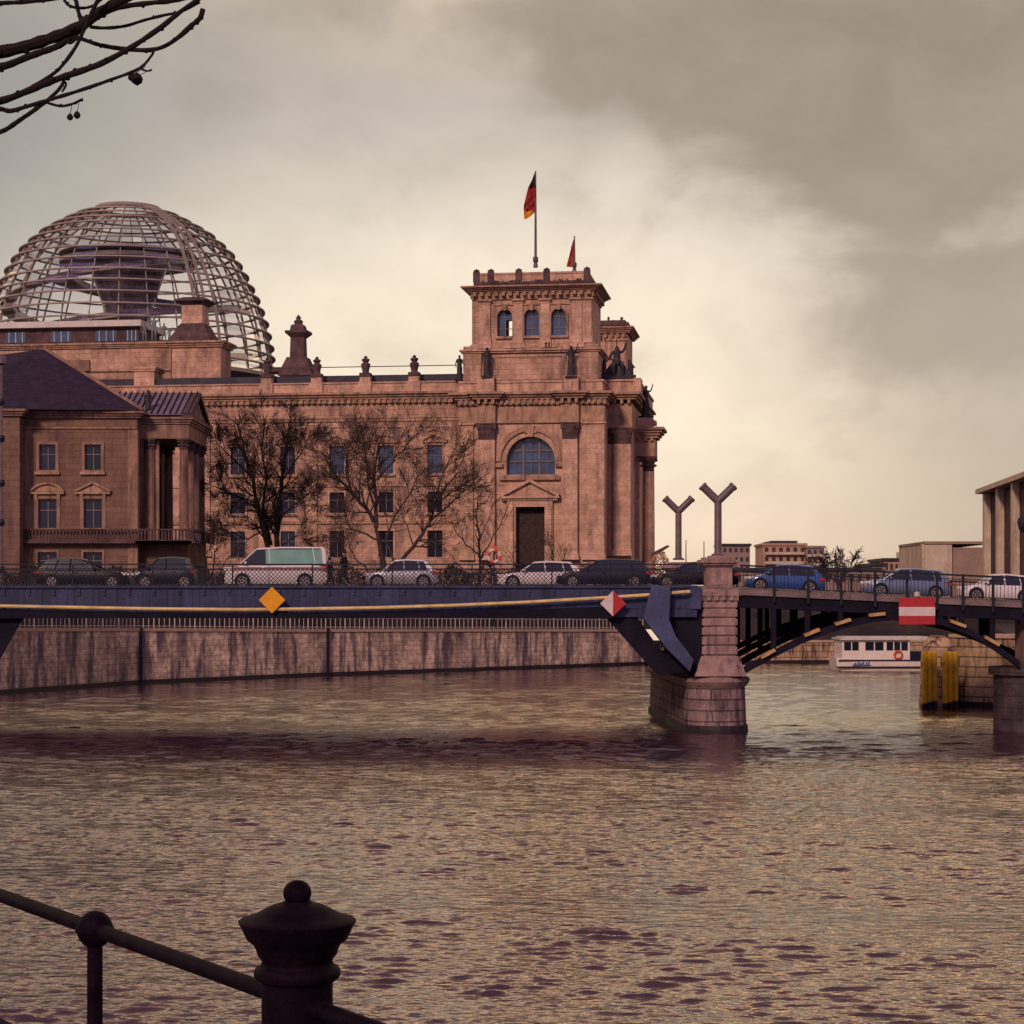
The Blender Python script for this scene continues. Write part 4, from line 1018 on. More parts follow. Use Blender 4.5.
obj('lantern_base',lb,M['stone_dark'],PA)
lb=MB(); lb.box(xc-1.55,xc+1.55,yc-1.55,yc+1.55,A_(322),A_(303.5)); obj('lantern',lb,M['stone2'],PA)
lb=MB(); 
for h0,a,h1,b in ((1.6,303.6,2.3,300),(2.45,300,2.45,298),(2.1,298,1.4,295.5)): lb.frustum((xc-h0,xc+h0,yc-h0,yc+h0),A_(a),(xc-h1,xc+h1,yc-h1,yc+h1),A_(b))
obj('lantern_cap',lb,M['stone_dark'],PA)
# long left block with glazed roof terrace
yb=10.0; B_=lambda py: F.z(py,X(90,yb),yb)
lf=MB(); lf.box(X(-160,yb),X(171,yb),yb,yb+25,A_(400),B_(347)); obj('upper_wall',lf,M['stone'],PA)
lf=MB(); ledge(lf,X(-160,yb),X(171,yb),yb,yb+25,B_(348.5),B_(343.5),.7,3,.15); lf.box(X(-160,yb),X(171,yb),yb-.3,yb,B_(372),B_(370)); obj('cornice',lf,M['cornice'],PA)
yt=yb+3
T_=lambda py: F.z(py,X(90,yt),yt)
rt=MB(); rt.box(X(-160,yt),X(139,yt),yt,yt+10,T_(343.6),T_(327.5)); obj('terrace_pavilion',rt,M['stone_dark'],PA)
rt=MB(); rt.box(X(-162,yt),X(143,yt),yt-1,yt+11,T_(327.5),T_(321.5)); obj('terrace_roof',rt,M['whiteroof'],PA)
for a,b in ((6,26),(51,72),(96,117),(126,138)):
    w_=MB(); w_.box(X(a,yt),X(b,yt),yt-.08,yt-.01,T_(341.5),T_(331)); 
    o_=obj('window',w_,M['glassb'],PA); 
    w_=MB()
    for k in range(3): xx=X(a,yt)+(X(b,yt)-X(a,yt))*(k+.5)/3; w_.box(xx-.05,xx+.05,yt-.14,yt-.08,T_(341.5),T_(331))
    obj('frame',w_,M['whiteroof'],o_)
for a,b,c,d in ((134,154,366,382),):
    w_=MB(); w_.box(X(a,3),X(b,3),3,7,A_(392),A_(d-11)); ledge(w_,X(a,3),X(b,3),3,7,A_(371),A_(367),.4,2,.1); obj('chimney_block',w_,M['stone2'],PA)
# small side turret (x~298)
ye=26; E_=lambda py: F.z(py,X(298,ye),ye)
tw=MB(); xc=X(298.5,ye)
def fr2(h0,a,h1,b): tw.frustum((xc-h0,xc+h0,ye-h0,ye+h0),E_(a),(xc-h1,xc+h1,ye-h1,ye+h1),E_(b))
fr2(2.7,377,1.5,358); fr2(1.2,377,1.02,338); fr2(1.05,338,1.7,334); fr2(1.75,334,1.75,331.5); fr2(1.1,331.5,1.0,326.5); fr2(.95,326.5,.85,325)
tw.lathe([(.6,E_(325)),(.75,E_(321.5)),(.3,E_(319)),(.45,E_(318)),(.03,E_(314.5))],(xc,ye),10)
obj('turret',tw,M['stone_dark'],PA)
w_=MB(); w_.box(X(268,ye),X(316,ye),ye-1,ye+3,E_(372),E_(367.5)); obj('turret_base',w_,M['stone_dark'],PA)
# ---- dome
yd=45.0; xd=X(128,yd); YD=F.Y(xd,yd); sc=YD/F0
D_=lambda py: F.z(py,xd,yd)
rings=[(347,144),(335,141.6),(322.7,138.7),(310.7,134.6),(299,130),(288,124.7),(276,118.8),(265,112.4),(254.6,104.7),(245.6,95.8),(236.4,85.3),(229.4,74.3),(222.5,62),(216.5,50)]
prof=[(D_(py),r*sc) for py,r in rings]; zbase=prof[0][0]; rbase=prof[0][1]
more=[(zbase-1.8*i,rbase+.18*i) for i in (3,2,1)]
dome=obj('dome',MB().lathe([(rbase+.6,more[0][0]-.3),(rbase+1.2,more[0][0]-.3),(rbase+1.2,more[0][0]+.3),(rbase+.6,more[0][0]+.3)],(xd,yd),64),M['steel'],PA)
for zr_,r in more+prof:
    a=MB()
    n=72
    pts=[Vector((xd+r*math.cos(2*math.pi*i/n),yd+r*math.sin(2*math.pi*i/n),zr_)) for i in range(n)]
    base=len(a.v)
    for w,h in ((.28,-.105),(.28,.105),(-.28,.105),(-.28,-.105)):
        for i in range(n):
            t=2*math.pi*i/n; a.v.append((xd+(r+w)*math.cos(t),yd+(r+w)*math.sin(t),zr_+h))
    for k in range(4):
        for i in range(n): a.f.append((k*n+i,k*n+(i+1)%n,((k+1)%4)*n+(i+1)%n,((k+1)%4)*n+i))
    obj('louvre_ring',a,M['steel'],dome)
full=more+prof+[(D_(214.2),42*sc),(D_(210.5),32*sc)]
for i in range(32):
    t=2*math.pi*(i+.35)/32; a=MB(); d=Vector((math.cos(t),math.sin(t)))
    pts=[(xd+d.x*(r-.5),yd+d.y*(r-.5),zr_) for zr_,r in full]
    for p,q_ in zip(pts[:-1],pts[1:]):
        a.bar(p,q_,.13,.35)
    obj('rib',a,M['steel'],dome)
# top crown ring, oculus
for zr_,r,w in ((D_(210.5),32.5*sc,.3),(D_(208.5),31.5*sc,.16)):
    a=MB(); n=48
    a.tube([(xd+r*math.cos(2*math.pi*i/n),yd+r*math.sin(2*math.pi*i/n),zr_) for i in range(n+1)],w,6,cap=False); obj('crown_ring',a,M['steel'],dome)
# sunshade strip: doubled meridian on the right front
a=MB()
for tt in (-.78,-.70,-.62):
    d=Vector((math.cos(tt),math.sin(tt))); pts=[(xd+d.x*(r+.3),yd+d.y*(r+.3),zr_) for zr_,r in full]
    for p,q_ in zip(pts[:-1],pts[1:]): a.bar(p,q_,.4,.3)
obj('sunshade',a,M['steel'],dome)
# mirrored cone, viewing platform and spiral ramps inside
zc0=D_(350); zc1=D_(252)
a=MB(); a.lathe([(3.0,zc0-6),(3.0,zc0),(4.2,zc0+(zc1-zc0)*.45),(7.2,zc1-.5),(7.6,zc1)],(xd,yd),36); obj('mirror_cone',a,M['mirror'],dome)
a=MB(); a.lathe([(9.2,zc1-2.4),(11.2,zc1-2.2),(11.2,zc1-1.6),(9.2,zc1-1.6)],(xd,yd),40); a.lathe([(11.2,zc1-.7),(11.3,zc1-.7),(11.3,zc1-.55),(11.2,zc1-.55)],(xd,yd),40); obj('viewing_platform',a,M['steel'],dome)
def rad_at(z_):
    fl=sorted(full)
    for (z0_,r0),(z1_,r1) in zip(fl[:-1],fl[1:]):
        if z0_<=z_<=z1_: return r0+(r1-r0)*(z_-z0_)/(z1_-z0_)
    return fl[0][1]
for ph in (0,math.pi):
    a=MB(); b=MB(); N_=90
    for i in range(N_):
        pt_=[]
        for k in (i,i+1):
            u=k/N_; zq=zc0-2+(zc1-1-zc0)*u; th=ph+u*2*math.pi*.95; ro=rad_at(zq)-1.6; ri=ro-2.0
            if u>.9: ri=ri-(u-.9)*40
            pt_.append((th,ro,max(ri,9),zq))
        (t0,ro0,ri0,z0_),(t1,ro1,ri1,z1_)=pt_
        P=lambda t,r,z_: (xd+r*math.cos(t),yd+r*math.sin(t),z_)
        a.hexa([P(t0,ro0,z0_-.25),P(t1,ro1,z1_-.25),P(t1,ri1,z1_-.25),P(t0,ri0,z0_-.25),P(t0,ro0,z0_),P(t1,ro1,z1_),P(t1,ri1,z1_),P(t0,ri0,z0_)])
        b.hexa([P(t0,ri0,z0_),P(t1,ri1,z1_),P(t1,ri1-.06,z1_),P(t0,ri0-.06,z0_),P(t0,ri0,z0_+1.0),P(t1,ri1,z1_+1.0),P(t1,ri1-.06,z1_+1.0),P(t0,ri0-.06,z0_+1.0)])
    obj('spiral_ramp',a,M['steel'],dome); obj('ramp_parapet',b,M['mirror'],dome)
# glazing shell
gm_=bpy.data.materials.new('dome_glass'); gm_.use_nodes=True; nt_=gm_.node_tree; nt_.nodes.remove(nt_.nodes['Principled BSDF'])
t1=nt_.nodes.new('ShaderNodeBsdfTransparent'); t1.inputs[0].default_value=(.93,.92,.94,1); t2=nt_.nodes.new('ShaderNodeBsdfGlossy'); t2.inputs['Roughness'].default_value=.12; t2.inputs[0].default_value=(.9,.9,.95,1)
lw=nt_.nodes.new('ShaderNodeLayerWeight'); lw.inputs[0].default_value=.25; mr_=nt_.nodes.new('ShaderNodeMapRange'); mr_.inputs[3].default_value=.04; mr_.inputs[4].default_value=.3; nt_.links.new(lw.outputs['Fresnel'],mr_.inputs[0])
ms_=nt_.nodes.new('ShaderNodeMixShader'); nt_.links.new(mr_.outputs[0],ms_.inputs[0]); nt_.links.new(t1.outputs[0],ms_.inputs[1]); nt_.links.new(t2.outputs[0],ms_.inputs[2]); nt_.links.new(ms_.outputs[0],nt_.nodes['Material Output'].inputs[0])
fs_=sorted(full); 
for (z0_,r0),(z1_,r1) in zip(fs_[:-1],fs_[1:]):
    a=MB(); n=32
    for i in range(n):
        t0=2*math.pi*(i+.35)/n; t1_=2*math.pi*(i+1.35)/n
        a.poly([(xd+(r0-.25)*math.cos(t0),yd+(r0-.25)*math.sin(t0),z0_+.1),(xd+(r0-.25)*math.cos(t1_),yd+(r0-.25)*math.sin(t1_),z0_+.1),(xd+(r1-.6)*math.cos(t1_),yd+(r1-.6)*math.sin(t1_),z1_),(xd+(r1-.6)*math.cos(t0),yd+(r1-.6)*math.sin(t0),z1_)])
    obj('glazing_band',a,gm_,dome)
# ---- palace on the left
G=Frame(137,200,0)
PG=thing('palace','two storey brown palace with dark hipped roof and columned side portico, left of the parliament','building',(G.o.x,G.o.y,GZ))
X2=G.x
g_=lambda py: G.z(py,0,0)
pL,pR=X2(-60),X2(137)
cx2=[47.5,93]; wops=[]
for c,w in zip(cx2,(1.62,1.62)):
    wops+= [(X2(c)-.82,X2(c)+.82,g_(470),g_(444.5)),(X2(c)-.92,X2(c)+.92,g_(528),g_(499)),(X2(c)-.95,X2(c)+.95,g_(575),g_(552))]
obj('wall',wall_open(X2(25),pR,-.5,g_(414),0,.9,wops),M['palace'],PG)
c_=MB(); c_.box(X2(25),pR,.9,17,-.5,g_(414)); c_.box(pL,X2(25),-2.2,17,-.5,g_(414)); obj('wing_core',c_,M['palace'],PG)
for i,c in enumerate(cx2):
    window(PG,X2(c),g_(470),g_(444.5),1.64,0,fw=.3,tm='palace2',mull=1,trans=1)
    window(PG,X2(c),g_(528),g_(499),1.84,0,fw=.36,tm='palace2',hood='seg' if i==0 else 'tri',mull=1,trans=1,sill=False)
    window(PG,X2(c),g_(575),g_(552),1.9,0,fw=.2,tm='palace2',sill=False)
e_=MB(); ledge(e_,X2(25),pR,0,17,g_(418),g_(411.5),.75,3,.15); 
e3=MB(); ledge(e3,pL,X2(25),-2.2,17,g_(418),g_(411.4),.7,3,.15); obj('eaves_cornice',e3,M['palace2'],PG)
obj('eaves_cornice',e_,M['palace2'],PG)
for za_,zb_ in ((429,426.5),(545,543.6)):
    e4=MB(); e4.box(X2(25),pR,-.15,0,g_(za_),g_(zb_)); obj('string_course',e4,M['palace2'],PG)
q_=MB()
for a in (129,137): pass
q_.box(pR-.9,pR+.08,-.08,1.0,-.5,g_(430)); obj('corner_quoin',q_,M['palace2'],PG); q_=MB(); q_.box(X2(25)-.05,X2(25)+.7,-.08,.0,-.5,g_(430)); obj('corner_quoin',q_,M['palace2'],PG)
# roof: hip
r_=MB(); za=g_(411); zp=G.z(349,0,8)
apx=G.x(44,8); 
def V3(px,py,ly): return (G.x(px,ly),ly,G.z(py,0,ly))
f0=(pL-.7,-3,za); f1=(pR+.75,-.7,za); f2=(pR+.75,17.5,za); f3=(pL-.7,17.5,za)
pk1=(apx,8,zp); pk0=(apx-1.2,8.6,zp); 
r_.poly([f0,f1,pk1,(apx-9,8,zp-1.2)]); r_.poly([f1,f2,pk1]); r_.poly([f2,f3,(apx-9,8,zp-1.2),pk1]); r_.poly([f3,f0,(apx-9,8,zp-1.2)])
r_.poly([f0,f3,f2,f1])
obj('hipped_roof',r_,M['slate'],PG)
r_=MB(); r_.bar((pR+.7,-.6,za+.08),(apx,8,zp+.1),.35,.2); obj('hip_ridge',r_,M['palace2'],PG)
h_=MB(); h_.box(G.x(48,14),G.x(88,14)+.3,13,14,G.z(372,0,14),G.z(361,0,14)); obj('chimney_wall',h_,M['palace2'],PG)
# side portico projecting to the right
sx0=pR; ly0,ly1=2.0,13.5; zc=g_(437); ze=g_(415.5)
xo=sx0+4.3
w_=MB(); w_.box(sx0,sx0+.25,ly0,ly1,g_(545),zc); obj('portico_back_wall',w_,M['palace'],PG)
flo=MB(); flo.box(sx0,xo+.5,ly0-.5,ly1+.5,-.5,g_(541)); obj('portico_podium',flo,M['palace'],PG)
for (x_,y_) in ((sx0+.9,ly0+.4),(xo,ly0+.4),(xo,ly0+3.9),(xo,ly0+7.4),(xo,ly1-.4),(sx0+.9,ly1-.4)):
    column(PG,x_,y_,.46,g_(541),zc+.02,m='palace2',cap='stone_dark',caph=1.1)
n_=MB(); n_.box(sx0+.95,sx0+1.75,ly0+.5,ly0+1.0,g_(541),zc) ; obj('pilaster',n_,M['palace2'],PG)
dd=MB(); dd.box(sx0+.24,sx0+.3,ly0+1.6,ly0+3.4,g_(536),g_(455)); dd.box(sx0+.24,sx0+.3,ly0+5.0,ly0+6.8,g_(536),g_(455)); dd.box(sx0+.24,sx0+.3,ly0+8.4,ly0+10.2,g_(536),g_(455)); obj('portico_doors',dd,M['glass'],PG)
en=MB(); en.box(sx0-.1,xo+.55,ly0-.15,ly1+.15,zc,ze); ledge(en,sx0,xo+.5,ly0-.1,ly1+.1,ze-.7,ze,.55,3,.1); obj('portico_entablature',en,M['palace2'],PG)
# pediment + metal roof, ridge along x
ym=(ly0+ly1)/2; zr=ze+2.75
xb=X2(118,ym)-1
tp=MB(); tp.prism([(ly0-.3,ze),(ly1+.3,ze),(ym,zr-.2)],xo+.1,xo+.45,'yz'); obj('pediment',tp,M['palace2'],PG)
tp=MB()
for s_,y_ in ((-1,ly0-.7),(1,ly1+.7)): tp.bar((xo+.45,y_,ze+.15),(xo+.45,ym,zr+.12),.9,.42)
tp.box(xo,xo+1.0,ly0-.7,ly1+.7,ze-.05,ze+.22); obj('pediment_cornice',tp,M['stone_dark'],PG)
rl=MB(); random.seed(5)
for i in range(16):
    yy=ly0+.9+i*.62; hh=(1-abs(yy-ym)/(ym-ly0))*2.2
    if hh>.4: rl.frustum((xo+.4,xo+.75,yy-.25,yy+.25),ze+.25,(xo+.4,xo+.6,yy-.15,yy+.15),ze+.25+hh*random.uniform(.55,.85))
obj('pediment_relief',rl,M['palace2'],PG)
mr=MB()
mr.poly([(xb,ly0-.7,ze+.25),(xo+.8,ly0-.7,ze+.25),(xo+.8,ym,zr+.35),(xb,ym,zr+.35)]); mr.poly([(xb,ly1+.7,ze+.25),(xo+.8,ly1+.7,ze+.25),(xo+.8,ym,zr+.35),(xb,ym,zr+.35)])
mo=obj('metal_roof',mr,M['zinc'],PG); mo.modifiers.new('s','SOLIDIFY').thickness=.1
ms=MB(); x_=xb
while x_<xo+.8:
    ms.bar((x_,ly0-.7,ze+.36),(x_,ym,zr+.46),.09,.14); x_+=.62
obj('roof_seams',ms,M['slate'],PG)
# balustrade along first floor
bb=MB()
def balus(x0_,x1_,y_,z0_,z1_):
    bb.box(x0_,x1_,y_-.15,y_+.15,z1_-.15,z1_); bb.box(x0_,x1_,y_-.12,y_+.12,z0_,z0_+.12)
    n=int((x1_-x0_)/.34)
    for i in range(n): 
        xx=x0_+(x1_-x0_)*(i+.5)/n; bb.box(xx-.08,xx+.08,y_-.08,y_+.08,z0_+.1,z1_-.1)
balus(X2(5),xo+1.2,-.55,g_(541),g_(529)); bb.box(X2(5),xo+1.3,-.9,0,g_(543.5),g_(541)); bb.box(pR,xo+1.6,-.9,ly0,g_(543.5),g_(541))
for i in range(9):
    yy=-.3+i*1.6; bb.box(xo+1.3,xo+1.45,yy,yy+1.45,g_(541)+1.0,g_(529)); 
    for k in range(4): bb.box(xo+1.32,xo+1.43,yy+.1+k*.36,yy+.2+k*.36,g_(541),g_(529))
obj('balustrade',bb,M['stone_dark'],PG)
w_=MB(); w_.box(pR+.0,pR+.06,1.0,1.7,g_(475),g_(441)); obj('window',w_,M['glass'],PG)
# ---------------------------------------------------------------- figures
def skin_mesh(name, joints, edges, scale=1.0):
    me=bpy.data.meshes.new(name); me.from_pydata([tuple(Vector(j[0])*scale) for j in joints],edges,[])
    return me
def figure(name, parent, m, joints, edges, scale=1.0, sub=2):
    me=skin_mesh(name,joints,edges,scale); o=bpy.data.objects.new(name,me); COL.objects.link(o)
    if parent: o.parent=parent
    me.materials.append(m)
    sk=o.modifiers.new('skin','SKIN'); sk.use_smooth_shade=True
    lay=me.skin_vertices[0] if me.skin_vertices else None
    if lay is None:
        bm=bmesh.new(); bm.from_mesh(me); bm.verts.layers.skin.verify(); bm.to_mesh(me); bm.free(); lay=me.skin_vertices[0]
    for i,j in enumerate(joints):
        r=j[1]; r=(r,r) if not isinstance(r,tuple) else r
        lay.data[i].radius=(r[0]*scale,r[1]*scale); lay.data[i].use_root=(i==0)
    s=o.modifiers.new('sub','SUBSURF'); s.levels=1; s.render_levels=sub
    return o
def human_joints(pose):
    # facing -y. returns joints, edges ; pose keys: lh, rh (hand positions), le, re (elbows), lf, rf feet, lk, rk knees
    J=[((0,0,.95),(.15,.11)),((0,0,1.12),(.13,.10)),((0,.01,1.32),(.16,.11)),((0,.01,1.45),(.10,.08)),((0,0,1.53),.055),((0,-.01,1.60),.075),((0,-.012,1.68),.095),((0,0,1.755),.07)]
    E=[(0,1),(1,2),(2,3),(3,4),(4,5),(5,6),(6,7)]
    for s,k in ((-1,'l'),(1,'r')):
        b=len(J); J+=[((s*.18,.01,1.42),.06),(pose[k+'e'],.045),(pose[k+'h'],.032),(tuple(Vector(pose[k+'h'])+(Vector(pose[k+'h'])-Vector(pose[k+'e'])).normalized()*.13),.026)]
        E+=[(3,b),(b,b+1),(b+1,b+2),(b+2,b+3)]
        b=len(J); J+=[((s*.10,0,.88),.085),(pose[k+'k'],.06),(pose[k+'f'],.042),(tuple(Vector(pose[k+'f'])+Vector((0,-.17,-.05))),.035)]
        E+=[(0,b),(b,b+1),(b+1,b+2),(b+2,b+3)]
    return J,E
POSE1=dict(le=(-.27,.03,1.16),lh=(-.25,-.10,.93),re=(.28,.0,1.18),rh=(.16,-.2,1.12),lk=(-.11,-.06,.50),lf=(-.12,.04,.08),rk=(.12,-.02,.5),rf=(.14,.02,.08))
POSE2=dict(le=(-.28,.02,1.17),lh=(-.27,-.08,.92),re=(.30,-.05,1.45),rh=(.36,-.12,1.74),lk=(-.10,-.06,.50),lf=(-.12,.02,.08),rk=(.12,-.1,.5),rf=(.13,-.06,.08))
POSEW=dict(le=(-.25,.12,1.18),lh=(-.24,.14,.94),re=(.25,-.12,1.18),rh=(.22,-.26,1.0),lk=(-.1,-.18,.52),lf=(-.1,-.22,.08),rk=(.1,.06,.5),rf=(.1,.28,.1))
def robe(h0=.06,r0=.30):
    m=MB(); n=20; base=0
    prof=[(.22,.05),(.20,.25),(.19,.55),(.20,.85),(.155,1.05),(.19,1.25),(.20,1.38),(.11,1.47)]
    for i,(r,z_) in enumerate(prof):
        for k in range(n):
            t=2*math.pi*k/n; rr=r*(1+.10*math.sin(5*t+z_*2)*(1.4-z_)); m.v.append((rr*math.cos(t),rr*.72*math.sin(t),z_))
    for i in range(len(prof)-1):
        for k in range(n): m.f.append((i*n+k,i*n+(k+1)%n,(i+1)*n+(k+1)%n,(i+1)*n+k))
    m.f.append(tuple(reversed(range(n)))); e=(len(prof)-1)*n; m.f.append(tuple(e+k for k in range(n)))
    return m
def statue(label,loc,h,pose=POSE1,rz=0,m='bronze',robed=True,group='dark statues on the buildings',base=.22):
    s=h/1.85; t=thing('statue',label,'statue',loc,rz,group)
    J,E=human_joints(pose); b=figure('body',t,M[m],J,E,s); b.location=(0,0,.08*s)
    if robed:
        r_=robe(); r_.v=[(x*s,y*s,z_*s+.06*s) for x,y,z_ in r_.v]; obj('robe',r_,M[m],t,smooth=True)
    p=MB(); p.box(-.34*s,.34*s,-.3*s,.3*s,-.02,.10*s); obj('plinth',p,M[m],t)
    return t
def on(frame,px,py,ly):   # world position from a frame's pixel position
    lx=frame.x(px,ly); y=frame.Y(lx,ly); return Vector((wx(px,y),y,wz(py,y)))
statue('dark statue on the left pedestal of the corner tower front',on(F,487,378,-.75),4.3,POSE1)
statue('dark statue with raised arm on the right pedestal of the corner tower front',on(F,571,378,-.75),4.5,POSE2)
t_=statue('dark standing statue at the skyline on the portico corner',on(F,646,417.5,15),4.7,POSE2,rz=.5)
# seated group right of the tower
sg=thing('statue_group','dark seated statue group on the ledge right of the corner tower','statue',on(F,617,379.5,ys+1.2))
J=[((0,0,1.0),(.26,.22)),((0,.02,1.3),(.22,.17)),((0,.02,1.62),(.26,.18)),((0,0,1.82),(.12,.1)),((0,-.02,1.95),.11),((0,-.02,2.12),.14),
   ((-.3,0,1.7),.1),((-.48,-.1,1.35),.08),((-.3,-.35,1.2),.06),((.3,0,1.7),.1),((.5,-.05,1.95),.08),((.55,-.1,2.3),.06),
   ((-.2,-.1,.98),.16),((-.22,-.55,1.0),.13),((-.24,-.55,.35),.09),((-.24,-.75,.25),.07),((.2,-.1,.98),.16),((.28,-.5,.95),.13),((.34,-.45,.35),.09),((.36,-.65,.25),.07)]
E=[(0,1),(1,2),(2,3),(3,4),(4,5),(3,6),(6,7),(7,8),(3,9),(9,10),(10,11),(0,12),(12,13),(13,14),(14,15),(0,16),(16,17),(17,18),(18,19)]
figure('seated_figure',sg,M['bronze'],J,E,2.25)
for sx in (-1,1):
    J2=[((sx*.85,0,.7),(.2,.16)),((sx*.8,0,1.0),(.2,.15)),((sx*.78,-.02,1.15),.09),((sx*.76,-.03,1.28),.12),((sx*1.0,-.1,.85),.07),((sx*1.1,-.3,.7),.05),((sx*.9,-.4,.55),.12),((sx*.95,-.4,.2),.08)]
    figure('side_figure',sg,M['bronze'],J2,[(0,1),(1,2),(2,3),(1,4),(4,5),(0,6),(6,7)],2.25)
p_b=MB(); p_b.box(-2.6,2.6,-1.6,1.2,-.05,.5); p_b.frustum((-2.2,2.2,-.6,.9),.5,(-.9,.9,-.3,.8),2.2); obj('plinth',p_b,M['bronze'],sg)
# small figures at the tower's left edge and on the roof
statue('small dark statue at the left shoulder of the corner tower, above the wing cornice',on(F,459.5,380.5,1.2),3.6,POSE1)
statue('dark statue on the corner of the palace portico roof',Vector((wx(148,202.5),202.5,GZ+ze+.1)),2.75,POSE1)
gb=thing('statue_group','pale verdigris statue group beside the roof terrace in front of the dome','statue',on(F,156,343.5,yb+1.5))
for i,(dx,h) in enumerate(((-1.7,3.4),(-.3,4.3),(1.2,3.2),(2.0,2.4))):
    J,E=human_joints(POSE2 if i%2 else POSE1); M.setdefault('verd',mat('verdigris',(.13,.15,.16),.7,.3,1.5)); o=figure('body',gb,M['verd'],[((Vector(a)+Vector((dx/(h/1.85),0,0))),r) for a,r in J],E,h/1.85)
pb_=MB(); pb_.box(-2.4,2.6,-.8,.8,-.1,.25); obj('plinth',pb_,M['verd'],gb)
# ---- flags
M['flagr2']=M['flagr']
def flag(label,px,base,top,ly,flagpts,colors,name='flagpole'):
    p0=on(F,px,base,ly); p1=on(F,px,top,ly); t=thing(name,label,'flag',p0); h=(p1-p0).z
    a=MB(); a.tube([(0,0,0),(0,0,h*.5),(0,0,h)],[.2,.16,.1],8); a.lathe([(.32,0),(.34,.3),(.24,.6),(.38,.85),(.38,1.4),(.2,1.6)],(0,0),10); obj('pole',a,M['lampg'],t,smooth=True)
    k=p0.y/F0
    # hanging cloth: list of (px,py) rows left edge / right edge, with depth folds
    ns=len(colors); colors_=colors; colors=colors_
    for s in range(ns):
        m=MB(); n=len(flagpts); 
        for i in range(*( [(0,2),(2,5),(5,7)][s] if ns==3 else (s*(n-1)//ns,(s+1)*(n-1)//ns))):
            (l0,r0,y0_),(l1,r1,y1_)=flagpts[i],flagpts[i+1]
            K=6
            for j in range(K):
                def P(l,r,y_,u):
                    uu=u; x_=(r+(l-r)*uu-px)*k; return (x_,.25*math.sin(uu*9+y_*.25)*abs(r-l)*.12,(base-y_)*k)
                m.poly([P(l0,r0,y0_,j/K),P(l0,r0,y0_,(j+1)/K),P(l1,r1,y1_,(j+1)/K),P(l1,r1,y1_,j/K)])
        o=obj('flag',m,M[colors[s]],t,label=colors_name[colors[s]]); o.modifiers.new('s','SOLIDIFY').thickness=.04
    return t
colors_name={'flagr2':'red stripe of the flag','flagk':'black stripe of the flag','flagr':'red stripe of the flag','flagg':'gold stripe of the flag','flagb':'red and yellow banner cloth'}
fp=[(534.5,536,173),(532,536,180),(528,536,188),(525.5,536,198),(524,536,205),(523.8,535.5,211),(524,530,217),(524.2,526,219)]
flag('tall flagpole on the corner tower with limp black red and gold flag',535.6,267.5,171,6,fp,['flagk','flagr','flagg'])
f2=[(573.4,574.6,240),(571,574.6,248),(569,574.6,257),(567,574,264),(566.5,573,267)]
flag('short flagpole with a red banner behind the tower parapet',574.4,272,236,40,f2,['flagr','flagb'])
# ---- people on the bridge
def person(label,x,y,z_,h,rz,pose=POSEW):
    s=h/1.8; t=thing('person',label,'person',(x,y,z_),rz,'people on the bridge'); J,E=human_joints(pose); b=figure('body',t,M['skin'],J,E,s); 
    r_=MB(); n=18
    prof=[(.20,.55),(.21,.8),(.19,1.0),(.2,1.2),(.235,1.38),(.19,1.46),(.09,1.53)]
    for r,z2_ in prof:
        for k in range(n): a=2*math.pi*k/n; r_.v.append((r*math.cos(a)*s,r*.72*math.sin(a)*s,z2_*s))
    for i in range(len(prof)-1):
        for k in range(n): r_.f.append((i*n+k,i*n+(k+1)%n,(i+1)*n+(k+1)%n,(i+1)*n+k))
    for sx,kk in ((-1,'l'),(1,'r')): 
        r_.tube([Vector((sx*.19,.01,1.42))*s,Vector(pose[kk+'e'])*s,Vector(pose[kk+'h'])*s],[.075*s,.065*s,.05*s],10)
        r_.tube([Vector((sx*.1,0,.9))*s,Vector(pose[kk+'k'])*s,Vector(pose[kk+'f'])*s],[.11*s,.08*s,.065*s],10)
    obj('dark_coat',r_,M['coat'],t,smooth=True)
    hb_=MB(); hb_.lathe([(.098*s,1.63*s),(.108*s,1.70*s),(.098*s,1.77*s),(.06*s,1.82*s),(.01,1.84*s)],(0,.015*s),14); obj('hair',hb_,M['hair'],t,smooth=True)
    return t
zw=zdeck(0)+.12
person('person in a dark coat walking on the bridge just right of the van',wx(344,101.3),101.3,zw,1.80,-math.pi/2)
person('person in dark clothes directly behind the white van, shorter of the pair',wx(330,103),103,zw-.1,1.55,math.pi/2)
